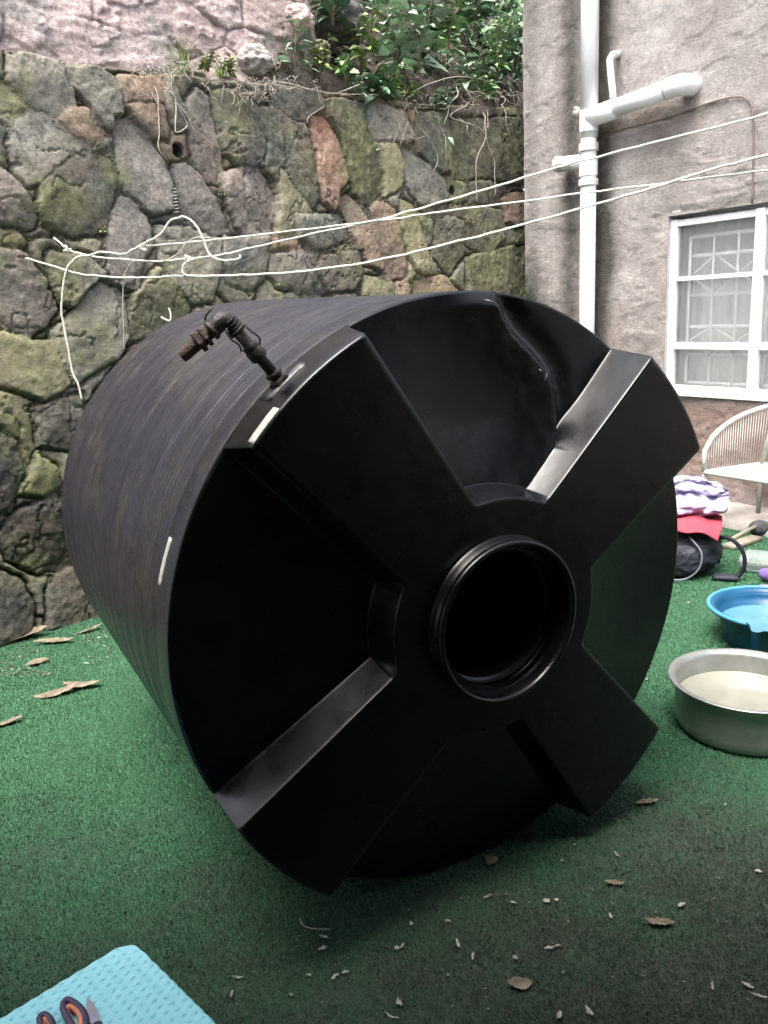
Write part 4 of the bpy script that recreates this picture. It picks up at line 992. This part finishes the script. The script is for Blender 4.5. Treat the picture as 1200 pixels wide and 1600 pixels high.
# climbing leaves
for q, lb in (((678, 183), 'single blue green leaf hanging above its twin'), ((700, 215), 'single small leaf lower on the dark stone')):
    b = MB(); r = np.random.default_rng(q[0])
    for k in range(4):
        V, F = leaf_geo(.075, .05, .5, 4); Mx = np.array(Matrix.Rotation(r.uniform(0, 6.28), 3, 'Z')@Matrix.Rotation(.5, 3, 'Y')@Matrix.Rotation(r.normal(0, .5), 3, 'X')); b.add(V@Mx.T, F)
    tag(b.obj('hanging_leaf', M_LFB, loc=tuple(PS.hit(*q, .12))), lb, 'leaf')
# dark lump rock on the bank
def rock(px, py, back, r_, lb, c, seed=1, z=None):
    bm = bmesh.new(); bmesh.ops.create_icosphere(bm, subdivisions=5, radius=r_)
    for v in bm.verts:
        p = v.co.normalized(); n_ = mnoise.fractal(p*1.6+Vector((seed*3.1, 0, 0)), .8, 2, 6); v.co = Vector((p.x*1.2, p.y, p.z*.85))*r_*(1+.2*n_)
    me = bpy.data.meshes.new('rock'); bm.to_mesh(me); bm.free(); me.polygons.foreach_set('use_smooth', [True]*len(me.polygons)); me.materials.append(simple('rock_surface', c, .95, .45, 9, .012, 30))
    o = bpy.data.objects.new('rock', me); col.objects.link(o); o.location = tuple(PS.hit(px, py, -back)); return tag(o, lb, 'rock')
rock(530, 35, .34, .20, 'dark grey boulder among plants at the end of the pink wall', (.075, .072, .07), 2)
rock(462, 28, .08, .11, 'pale pink rounded stone in the end of the rendered wall', (.44, .33, .31), 3)
rock(395, 95, .06, .12, 'light grey pink lump of stone on the ledge right of the grass', (.30, .27, .25), 4)
rock(485, 85, .20, .13, 'brown grey stone behind the pale nettle', (.16, .135, .12), 5)
rock(610, 120, .30, .14, 'brown earthy stone behind the plants', (.12, .095, .08), 6)

# ------------------------------------------------------------------ objects on the right
# aluminium pot
def pot():
    e = empty('cooking_pot', (1.405, 3.01, 0)); tag(e, 'wide aluminium pot of cloudy water standing nearest on the turf at right', 'pot')
    R0 = .262; hh = .205
    pr = [(.001, .004), (R0-.03, .004), (R0-.012, .012), (R0-.002, .03), (R0+.002, .06), (R0+.004, hh-.02), (R0+.010, hh-.006), (R0+.028, hh), (R0+.034, hh+.004), (R0+.033, hh+.009), (R0+.026, hh+.010), (R0+.008, hh+.004), (R0-.001, hh-.012), (R0-.002, .06), (R0-.008, .03), (R0-.03, .012), (.001, .010)]
    b = MB(); b.lathe(pr, 120); b.obj('bowl', M_ALU, e)
    b = MB(); b.lathe([(.001, .125), (.1, .1255), (R0-.0035, .125)], 96); b.obj('water', M_WATER, e)
    for a in (R_(-62), R_(118)):
        b = MB()
        u_ = np.array([math.cos(a), math.sin(a), 0]); v_ = np.array([-math.sin(a), math.cos(a), 0]); c = u_*(R0+.004)+np.array([0, 0, .14])
        b.tube([c-v_*.05, c-v_*.05+u_*.03, c+u_*.042, c+v_*.05+u_*.03, c+v_*.05], .006, 8, smooth=6); b.obj('handle', M_ALU, e)
pot()
def basin():
    R0 = .262; hh = .19; cx, cy = 1.885, 3.815
    e = empty('blue_basin', (cx, cy, 0)); tag(e, 'round blue plastic basin with a broken rim behind the pot', 'basin')
    n = 160; rows = [(.001, .003), (.19, .003), (.205, .008), (.212, .02), (.25, hh-.02), (R0, hh-.012), (R0+.026, hh-.006), (R0+.032, hh-.012), (R0+.033, hh-.002), (R0+.026, hh+.004), (R0+.006, hh+.004), (R0-.006, hh-.008), (.246, hh-.03), (.240, hh-.055), (.236, hh-.057), (.206, .024), (.2, .012), (.001, .008)]
    na = math.radians(-112); V = []
    for r_, z_ in rows:
        for k in range(n):
            th = 2*math.pi*k/n; d = abs((th-na+math.pi) % (2*math.pi)-math.pi); notch = sst(.46, .40, d)*(.045+.005*math.sin(k*.75)+.006*math.sin(k*.33+1)); lim = hh-notch
            z2 = min(z_, lim-.0002*(hh+.01-z_)*10 if notch > .004 else z_); rr = min(r_, .212+.05*max(z2, .02)/hh*.9+.0035) if notch > .004 and z_ > lim else r_
            V.append((rr*math.cos(th), rr*math.sin(th), z2))
    m = len(rows); F = [(i*n+k, i*n+(k+1) % n, (i+1)*n+(k+1) % n, (i+1)*n+k) for i in range(m-1) for k in range(n)]
    b = MB(); b.add(V, F); b.obj('bowl', M_BLUE, e)
    b = MB(); R2 = R0+.029
    pts = [(R2*math.cos(q), R2*math.sin(q), hh+.001) for q in np.linspace(na+.43, na+2*math.pi-.43, 120)]; b.tube(pts, .0105, 10); b.obj('rim', M_BLUEL, e)
    b = MB(); b.lathe([(.001, .115), (.1, .1155), (.2315, .115)], 96); b.obj('water', M_WATER2, e)
basin()
# woven garden bench
def bench():
    FL = ground(1100, 738, .46); BL = np.array([2.72, 6.00, .46]); ax_s = BL-FL; ax_s[2] = 0
    dep = .54; side = ax_s/np.linalg.norm(ax_s); fr = bx.copy()*1.0; fr = fr/np.linalg.norm(fr)
    back = bn*-1.0; 
    base = FL*np.array([1, 1, 0]); e = empty('garden_bench', tuple(base)); tag(e, 'curved back bench woven from pale cord under the window', 'bench')
    A = np.array([0, 0, .46]); Wd = 1.25; Bk = back*dep
    # shape in plan: front rail along bx, sides going back with rounded back corners
    c_fl = A; c_fr = A+fr*Wd; c_bl = A+Bk+fr*.10; c_br = A+fr*(Wd-.10)+Bk
    b = MB(); b.tube([c_fl, c_fr], .017, 10); b.tube([c_fl, c_bl], .015, 10); b.tube([c_fr, c_br], .015, 10); b.tube([c_bl, c_br], .015, 10); b.obj('seat_frame', M_BENCH, e)
    # seat weave
    b = MB()
    for k in range(52):
        t = (k+.5)/52; b.tube([c_fl+(c_fr-c_fl)*t+np.array([0, 0, .004]), c_bl+(c_br-c_bl)*t+np.array([0, 0, .004])], .0036, 5)
    b.obj('seat', M_BENCH, e)
    # hoop
    hoop = []
    for t in np.linspace(0, 1, 41):
        ang = math.pi*t; x_ = (1-math.cos(ang))/2; hgt = math.sin(ang)**.55; 
        p = A+fr*(Wd*x_)+back*(dep*1.05*min(1, math.sin(ang)**.8*1.02))+np.array([0, 0, .16+.34*hgt]); hoop.append(p)
    b = MB(); b.tube([c_fl]+hoop+[c_fr], .017, 10); b.obj('hoop', M_BENCH, e)
    hp = np.array(hoop); base_line = []
    seatpts = [c_fl, c_bl, c_br, c_fr]; segl = [np.linalg.norm(seatpts[i+1]-seatpts[i]) for i in range(3)]; tot = sum(segl)
    def along(u):
        d = u*tot
        for i in range(3):
            if d <= segl[i] or i == 2: return seatpts[i]+(seatpts[i+1]-seatpts[i])*min(d/segl[i], 1)
            d -= segl[i]
    b = MB(); n = 96
    for k in range(n):
        t = (k+.5)/n; q = np.array([np.interp(t*40, range(41), hp[:, i]) for i in range(3)]); b.tube([along(t), q], .0024, 5)
    b.obj('back_weave', M_BENCH, e)
    for c, sp_ in ((c_fl, (-.0, 0)), (c_fr, (0, 0)), (c_bl, (0, 0)), (c_br, (0, 0))):
        b = MB(); b.tube([c-np.array([0, 0, .01]), np.array([c[0], c[1], 0])], .016, 10); b.obj('leg', M_LEG, e)
    for c_, m in ((c_bl, hp[12]), (c_br, hp[28])): b = MB(); b.tube([c_, m], .024, 10); b.obj('back_post', M_BENCH, e)
bench()
# bags
def blob(rx, ry, rz, p=2.6, amp=.06, fs=4., seed=0, sub=5, flat=True):
    bm = bmesh.new(); bmesh.ops.create_icosphere(bm, subdivisions=sub, radius=1)
    for v in bm.verts:
        c = v.co.normalized(); k = (abs(c.x)**p+abs(c.y)**p+abs(c.z)**p)**(-1/p); c = c*k
        n_ = mnoise.ridged_multi_fractal(c*fs*.5+Vector((seed*7.7, 1, 2)), 1., 2, 4, .9, 2)
        s_ = 1+amp*(n_-1.1); v.co = Vector((c.x*rx*s_, c.y*ry*s_, c.z*rz*s_+rz))
        if flat and v.co.z < 0: v.co.z = 0
    return bm
def bm_obj(bm, name, m, parent=None, loc=(0, 0, 0), rot=(0, 0, 0)):
    me = bpy.data.meshes.new(name); bm.to_mesh(me); bm.free(); me.polygons.foreach_set('use_smooth', [True]*len(me.polygons)); me.materials.append(m)
    o = bpy.data.objects.new(name, me); col.objects.link(o); o.location = loc; o.rotation_euler = rot
    if parent: o.parent = parent
    return o
gp = ground(1062, 905); gp = np.array([gp[0], gp[1]+.16, 0]); rzb = -.35
bk = empty('backpack', tuple(gp), rzb); tag(bk, 'dark navy backpack lying on the turf behind the tank', 'backpack')
bm_obj(blob(.30, .18, .17, 2.8, .10, 3.5, 2), 'main_pack', M_BAGD, bk)
bm_obj(blob(.13, .05, .10, 2.6, .10, 4, 5), 'front_pocket', M_BAGD, bk, (.05, -.17, .03))
b = MB(); b.tube([(.10,-.17,.28),(.17,-.22,.20),(.16,-.24,.10),(.08,-.24,.03),(-.05,-.23,.02)], .006, 8, smooth=6); b.obj('piping', simple('grey_piping', (.12, .13, .16), .5), bk)
b = MB()
for dz in (0, .012): b.tube([(.24,-.05,.25),(.33,-.10,.26),(.40,-.12,.20),(.42,-.13,.12),(.40,-.13,.05),(.34,-.15,.015),(.24,-.14,.012)], .013, 8, smooth=6)
b.obj('shoulder_strap', M_BAGD, bk)
b = MB(); b.box((.32, -.13, .025), (.07, .04, .012), None, .008); b.obj('strap_pad', M_BAGD, bk)
# red cloth over it
n = 46; V = []
for i in range(n):
    for j in range(n):
        u_ = i/(n-1)*2-1; v_ = j/(n-1)*2-1; x_ = u_*.27*(1-.12*v_*v_)+.02; y_ = v_*.20-.01; rr = max(abs(u_), abs(v_))
        z_ = .368-.05*max(0, -v_)**2.2-.035*abs(u_)**3+.012*math.sin(u_*7+v_*3)+.008*math.sin(v_*11+u_*4); V.append((x_, y_, z_))
o = mesh_obj('cloth', V, grid_faces(n, n), M_RED); o.location = tuple(gp); o.rotation_euler = (0, 0, rzb)
md = o.modifiers.new('s', 'SOLIDIFY'); md.thickness = .008; tag(o, 'coral red cloth folded over the dark backpack', 'cloth')
# lilac plastic bag on top
bm = blob(.27, .10, .105, 4., .0, 5, 3, 6)
for v in bm.verts:
    t = v.co.z/.23; n_ = mnoise.ridged_multi_fractal(Vector((v.co.x*5, v.co.y*6, v.co.z*9)), .9, 2.1, 5, .9, 2); n2 = mnoise.noise(Vector((v.co.x*22, v.co.y*9, v.co.z*30)))
    v.co.y *= 1-.8*t; v.co.y += .055*(n_-1)+.02*n2; v.co.x *= 1+.05*t; v.co.x += .012*n2; v.co.z += .02*math.sin(v.co.x*16+1)*t+.012*n_*t
o = bm_obj(bm, 'plastic_bag', M_LILAC, None, (gp[0]+.06, gp[1]+.03, .372), (0, 0, rzb)); tag(o, 'crumpled lilac plastic bag resting on the red cloth', 'bag')
# mallet-like tool with its pale handle, and pale board
c1 = ground(1186, 836); c0 = ground(1143, 850)
e = empty('mallet', tuple(c1)); tag(e, 'round dark headed tool with a pale handle lying beside the bench leg', 'tool')
b = MB(); d = (c0-c1)[:2]; d = np.array([*d, 0]); L_ = np.linalg.norm(d); d /= L_; sd_ = np.array([-d[1], d[0], 0])
b.tube([np.array([0, 0, .07])+d*.03, np.array([0, 0, .065])+d*.12, d*(L_+.02)+np.array([0, 0, .03])], [.016, .013, .018], 10, smooth=4); b.obj('handle', M_WOOD, e)
bm_obj(blob(.075, .06, .055, 2.1, .05, 3, 4, 4), 'head', M_HEAD, e, (0, 0, 0))
c1 = ground(1160, 852); b = MB(); b.box((0, 0, .02), (.17, .045, .018), np.stack([d, sd_, [0, 0, 1]]), .008)
o = b.obj('board', M_WOOD, loc=tuple(c1)); tag(o, 'short pale board lying under the tool handle', 'board')
# clear plastic tray
P = ground(1200, 893); e_ = MB(); n = 4
pr = []
b = MB(); hw, hd, hh = .21, .15, .07
Vb = [(-hw*.88, -hd*.88, 0), (hw*.88, -hd*.88, 0), (hw*.88, hd*.88, 0), (-hw*.88, hd*.88, 0), (-hw, -hd, hh), (hw, -hd, hh), (hw, hd, hh), (-hw, hd, hh)]
bm = bmesh.new(); vs_ = [bm.verts.new(q) for q in Vb]
for f in [(0, 3, 2, 1), (0, 1, 5, 4), (1, 2, 6, 5), (2, 3, 7, 6), (3, 0, 4, 7)]: bm.faces.new([vs_[i] for i in f])
bmesh.ops.bevel(bm, geom=[e_2 for e_2 in bm.edges if not e_2.is_boundary], offset=.025, segments=4, affect='EDGES')
o = bm_obj(bm, 'plastic_tray', M_CLEAR, None, tuple(P+np.array([.06, .02, .006])), (0, 0, -.5)); md = o.modifiers.new('s', 'SOLIDIFY'); md.thickness = .003
tag(o, 'cloudy clear plastic tray on the turf behind the blue basin', 'tray')
P = ground(1214, 914); Ax = np.stack([[0, 0, 1], [.8, .6, 0], [-.6, .8, 0]])
e = empty('purple_cup', tuple(P)); tag(e, 'small purple cup lying on its side at the right edge behind the basin', 'cup')
b = MB(); b.lathe([(.03, .10), (.035, .09), (.045, 0), (.049, -.003), (.049, .002), (.042, .004), (.033, .088), (.001, .09)], 36, Ax, (0, 0, .05)); b.obj('cup_body', M_PURP, e)
b = MB(); b.tube([(0.05, .02, .045), (-.05, -.045, .02), (-.12, -.03, .012)], .006, 6, smooth=4); b.obj('handle', M_PURP, e)

# ------------------------------------------------------------------ cyan stool with tools
zt = .30
c = ground(205, 1466, zt); rgt = ground(352, 1612, zt); lft = ground(-8, 1580, zt)
ux = (rgt-c); ux /= np.linalg.norm(ux); uy = np.array([-ux[1], ux[0], 0]); 
if uy@(lft-c) < 0: uy = -uy
side_ = .46; cen = c+(ux+uy)*side_/2
st = empty('plastic_stool', (cen[0], cen[1], 0)); tag(st, 'bright cyan plastic stool with a quilted weave top at the lower left corner', 'stool')
st.rotation_euler = (0, 0, math.atan2(ux[1], ux[0]))
lx = np.array([1., 0, 0]); sgn_ = 1 if (np.cross(ux, uy)[2] > 0) else -1
def stool():
    n = 170; hs = side_/2+.004; rc = .05; V = []
    g_ = np.linspace(-1, 1, n); U, W_ = np.meshgrid(g_, g_)
    # squircle mapping for rounded corners
    X = U*hs; Y = W_*hs
    cxx = np.clip(abs(X)-(hs-rc), 0, None); cyy = np.clip(abs(Y)-(hs-rc), 0, None); m = (cxx > 0) & (cyy > 0)
    mx = np.maximum(cxx, cyy); hyp = np.hypot(cxx, cyy)+1e-9; k = np.where(m, mx/hyp, 1); X = np.where(m, np.sign(X)*((hs-rc)+cxx*k), X); Y = np.where(m, np.sign(Y)*((hs-rc)+cyy*k), Y)
    per = .023; a = (X+Y)/per*math.pi/1.0; bb = (X-Y)/per*math.pi/2.2
    q = .0016*np.sin(X/per*math.pi)*np.sin(Y/per*math.pi+math.pi/2*np.sign(np.sin(X/per*math.pi))) 
    pit = -.007*np.exp(-(((X/per+.5*(np.floor(Y/per) % 2)) % 1-.5)**2/.012+((Y/per) % 1-.5)**2/.05))
    ed = sst(.985, .93, np.maximum(abs(U), abs(W_)))
    Z = zt+(q+pit)*ed - .012*sst(.97, 1., np.maximum(abs(U), abs(W_)))
    wv = 1+.006*np.sin(np.arctan2(Y, X)*44)*sst(.9, 1., np.maximum(abs(U), abs(W_)))
    V = np.stack([X*wv, Y*wv, Z], -1).reshape(-1, 3)
    mesh_obj('stool_top', V, grid_faces(n, n), M_CYAN, st)
    # skirt
    b = MB(); m_ = 96; rows = []
    for (z_, sc_) in ((zt-.012, 1.003), (zt-.03, 1.0), (zt-.06, .985), (.08, .97), (.0, 1.0)):
        r_ = []
        for k in range(m_):
            th = 2*math.pi*k/m_; cx_, cy_ = math.cos(th), math.sin(th); f = (abs(cx_)**9+abs(cy_)**9)**(-1/9); r_.append((cx_*f*hs*sc_*(.997), cy_*f*hs*sc_*.997, z_))
        rows += r_
    F = [(i*m_+k, i*m_+(k+1) % m_, (i+1)*m_+(k+1) % m_, (i+1)*m_+k) for i in range(4) for k in range(m_)]
    b.add(rows, F); b.obj('stool_skirt', M_CYAN, st)
stool()
def zp(px, py, dz=.006): return ground(px, py, zt+dz)
# scissors: two loops with orange lining, blades running off towards the viewer
P0 = zp(118, 1592); e = empty('scissors', tuple(P0)); tag(e, 'pair of scissors with orange lined dark handles on the cyan stool', 'scissors')
def ring(pts, r, name, m, dz):
    b = MB(); Q = [zp(*q, dz)-P0 for q in pts]; b.tube(catmull(Q+[Q[0]], 5), r, 8); b.obj(name, m, e)
lp = [(100,1566),(106,1563),(118,1569),(129,1580),(134,1594),(133,1608),(124,1612),(114,1604),(106,1590),(99,1575)]
ring(lp, .0075, 'handle_loop', M_DGRIP, .012); ctr = np.mean(lp, 0); ring([tuple(ctr+(np.array(q)-ctr)*.66+np.array([-1, 2])) for q in lp], .0055, 'loop_lining', M_ORANGE, .012)
lp = [(62,1590),(68,1586),(76,1590),(82,1602),(84,1616),(76,1620),(66,1608)]
ring(lp, .0075, 'handle_loop', M_DGRIP, .012); ctr = np.mean(lp, 0); ring([tuple(ctr+(np.array(q)-ctr)*.6) for q in lp], .005, 'loop_lining', M_ORANGE, .012)
b = MB(); A_ = zp(110, 1615, .012)-P0; B_ = zp(112, 1700, .012)-P0; d = (B_-A_)/np.linalg.norm(B_-A_); b.box((A_+B_)/2, (np.linalg.norm(B_-A_)/2, .009, .002), np.stack([d, np.cross([0, 0, 1], d), [0, 0, 1]]), .001); b.obj('blade', M_STEEL, e)
# knife
Pk = zp(145, 1590); e2 = empty('knife', tuple(Pk)); tag(e2, 'pointed grey knife blade beside the scissors on the cyan stool', 'knife')
out_ = [(136,1558),(143,1566),(150,1576),(156,1588),(157,1602),(146,1604),(140,1598),(135,1580)]
Q = [zp(*q, .003)-Pk for q in out_]; m_ = len(Q); V = Q+[q+np.array([0, 0, .003]) for q in Q]
b = MB(); b.add(V, [tuple(range(m_))[::-1], tuple(range(m_, 2*m_))]+[(i, (i+1) % m_, (i+1) % m_+m_, i+m_) for i in range(m_)]); b.obj('blade', M_STEEL, e2, smooth=False)
b = MB(); b.tube([zp(152, 1602, .008)-Pk, zp(158, 1660, .008)-Pk, zp(160, 1700, .008)-Pk], .011, 10); b.obj('knife_handle', M_DGRIP, e2)

# ------------------------------------------------------------------ leaves and litter on the turf
def dry_leaf(px, py, ln, wd, rz, lb, m=M_LEAFD, curl=.5, seed=0, z=.012, group='dry leaves scattered on the turf'):
    r = np.random.default_rng(seed+px); n = 12; V = []
    for i in range(n+1):
        t = i/n; w_ = wd*math.sin(math.pi*min(1, max(.02, t)))**.7; lift = curl*ln*.35*(t-.5)**2*2+r.normal(0, .0015)
        for j in (-1, -.5, 0, .5, 1): V.append((ln*(t-.5), j*w_/2+.1*ln*math.sin(t*3+seed), lift+curl*.35*w_*j*j+r.normal(0, .0012)))
    o = mesh_obj('dry_leaf', V, grid_faces(n+1, 5), m); P = ground(px, py); o.location = (P[0], P[1], z); o.rotation_euler = (r.normal(0, .12), r.normal(0, .12), rz); md = o.modifiers.new('s', 'SOLIDIFY'); md.thickness = .0012
    return tag(o, lb, 'leaf', group)
LV = [(30,1003,.34,.10,.45,'large pale curled leaf at the foot of the wall, at the left edge'),(85,1007,.22,.045,.25,'long thin leaf right of the large one at the wall foot'),(140,988,.16,.04,.8,'narrow dry leaf at the wall foot beside the tank'),
      (130,1073,.20,.06,-.1,'upper leaf of the crossed pair left of the tank'),(92,1085,.22,.06,.1,'lower left leaf of the crossed pair left of the tank'),(12,1134,.14,.04,.3,'dry leaf at the left edge further down'),(60,1040,.12,.05,.6,'small dark crumpled leaf between the wall and the crossed pair'),
      (1012,1260,.085,.03,.2,'brown leaf by the lower right arm of the tank'),(960,1385,.06,.018,.1,'flat brown leaf below the tank right of the white scraps'),(812,1542,.065,.035,.2,'greyish crumpled leaf low in the middle right'),(766,1350,.05,.04,1.2,'pale grey leaf at the edge of the tank shadow'),(1030,1448,.08,.03,-.4,'brown curled leaf on the dirt patch at right'),(972,1228,.06,.03,.7,'dark leaf tucked against the tank arm')]
for i, (px, py, ln, wd, rz, lb) in enumerate(LV): dry_leaf(px, py, ln, wd, rz, lb, seed=i)
SC = [(762,1407,.03,.005,.1,0),(802,1416,.022,.010,-.5,0),(854,1413,.020,.016,.2,0),(869,1411,.015,.010,.4,0),(954,1437,.009,.020,.1,0),(1064,1420,.028,.012,.1,0),(858,1488,.026,.010,0,0),(871,1484,.02,.006,.3,0),(643,1449,.012,.012,.2,0),
      (620,1487,.014,.014,.4,0),(628,1483,.02,.006,1,0),(716,1481,.008,.03,.2,0),(740,1500,.024,.008,1.2,0),(805,1503,.012,.016,.3,0),(964,1341,.006,.03,.3,0),(624,1574,.014,.024,.2,0),(612,1592,.04,.004,-.5,0),(874,1594,.012,.03,-.3,0),
      (921,1588,.012,.035,.3,0),(1113,1548,.005,.024,-.2,0),(507,1470,.03,.008,-.3,0),(505,1487,.026,.012,.7,0),(372,1532,.03,.006,.1,0),(363,1560,.006,.026,.1,0),(483,1530,.016,.006,-.8,0),(524,1533,.03,.008,.8,0),(1185,1367,.02,.014,-.4,0),(1168,1546,.03,.012,-.3,0),(1186,1560,.05,.006,-.5,0),
      (897,1325,.008,.008,0,0),(540,1525,.02,.008,.2,0),(700,1445,.02,.006,-.6,0),(878,1350,.008,.006,0,0),(1040,955,.02,.01,.2,0),(1075,945,.02,.012,0,0),(1010,1065,.016,.01,0,0),(1133,1262,.01,.008,.2,0),(135,1040,.03,.012,.1,0),(700,1530,.006,.006,0,0),(880,1526,.006,.006,0,0),(455,1560,.01,.006,0,0),(1168,975,.0,.0,0,1)]
WX = {9:'left twin of the two white crumbs at the bottom centre', 10:'right twin of the two white crumbs at the bottom centre', 11:'upright white sliver right of the twin crumbs', 12:'slanting pale sliver between the upright sliver and the folded scrap', 13:'stubby pale scrap just left of the folded scrap', 14:'lone upright pale sliver nearest the tank arm', 15:'pale crumb above the thin stick at the bottom edge', 16:'thin stick crossing the bottom edge left of centre', 17:'upright pale scrap at the bottom edge right of centre', 18:'rightmost of the two upright scraps at the bottom edge', 19:'thin upright sliver low on the right dirt', 20:'pale scrap under the bent wire', 21:'curled pale scrap just below the one under the wire', 22:'thin pale scrap above the corner of the cyan stool', 23:'tiny upright scrap beside the cyan stool edge', 24:'thin tilted scrap left of the curled ones', 25:'slanted pale scrap below the curled ones', 26:'white scrap at the right edge of the turf', 27:'pale curl near the bottom right corner', 28:'thin white string near the bottom right corner', 29:'tiny crumb between the tank arm and the dirt patch', 30:'brownish tiny scrap right of the slanted one', 31:'faint sliver at the tank shadow edge left of the white stick', 32:'tiny crumb right of the grey leaf', 33:'pale crumb between the tank and the blue basin, left one', 34:'pale crumb between the tank and the blue basin, right one', 35:'pale crumb left of the aluminium pot', 36:'tiny crumb in front of the aluminium pot', 37:'pale crumb on the turf above the crossed leaves at left', 38:'dot of litter below the slanting sliver', 39:'dot of litter just above the bottom edge scraps', 40:'dot of litter right of the cyan stool at the bottom'}
where = ['thin white stick near the tank shadow edge','frayed white scrap right of the thin white stick','roundish white scrap in the middle right','small white scrap touching the roundish one','narrow white sliver on the grey dirt','torn white scrap at the right on the dirt','pale folded scrap below the roundish scrap','pale wisp right of the folded scrap','small white crumb left of centre near the bottom']
for i, (px, py, ln, wd, rz, sk) in enumerate(SC):
    if sk: continue
    o = dry_leaf(px, py, max(ln, .006), max(wd, .003), rz, where[i] if i < len(where) else WX[i], M_SCRAP, .4, i, .012, 'small pale scraps littering the turf'); o.name = 'litter_scrap'; o['category'] = 'scrap'
def crumbs():
    r_ = np.random.default_rng(77); b = MB(); k = 0
    while k < 900:
        px, py = r_.uniform(380, 1200), r_.uniform(1230, 1600)
        if k > 620: px, py = r_.uniform(0, 170), r_.uniform(965, 1060)
        if fbm(np.array([px/90.]), np.array([py/60.]), 3, 9)[0] < r_.uniform(.35, .65): continue
        P = ground(px, py); P[2] = .008; L = r_.uniform(.0015, .006)*(1 if k < 620 else 2.2); a = r_.uniform(0, 3.14); d = np.array([math.cos(a), math.sin(a), r_.normal(0, .3)])*L; n_ = np.array([-math.sin(a), math.cos(a), .2])*L*r_.uniform(.2, .6)
        b.add([P-d, P-n_, P+d, P+n_, P+np.array([0, 0, .002])], [(0, 1, 4), (1, 2, 4), (2, 3, 4), (3, 0, 4)]); k += 1
    g = NG('crumb'); ge = g.n('ShaderNodeNewGeometry').outputs['Random Per Island']; m = g.out(g.ramp(ge, [(0., (.03, .024, .018)), (.6, (.10, .08, .055)), (1., (.30, .29, .24))]), .9)
    tag(b.obj('ground_litter', m, smooth=False), 'fine brown and pale crumbs of plant litter strewn over the turf', 'litter', kind='stuff')
crumbs()
b = MB(); P = [ground(*q, .014) for q in [(468,1435),(474,1446),(490,1451),(516,1452)]]; b.tube(P, .0012, 5, smooth=5); tag(b.obj('wire', M_GREYM), 'thin bent wire on the dark turf under the tank', 'wire')
print('scene built')
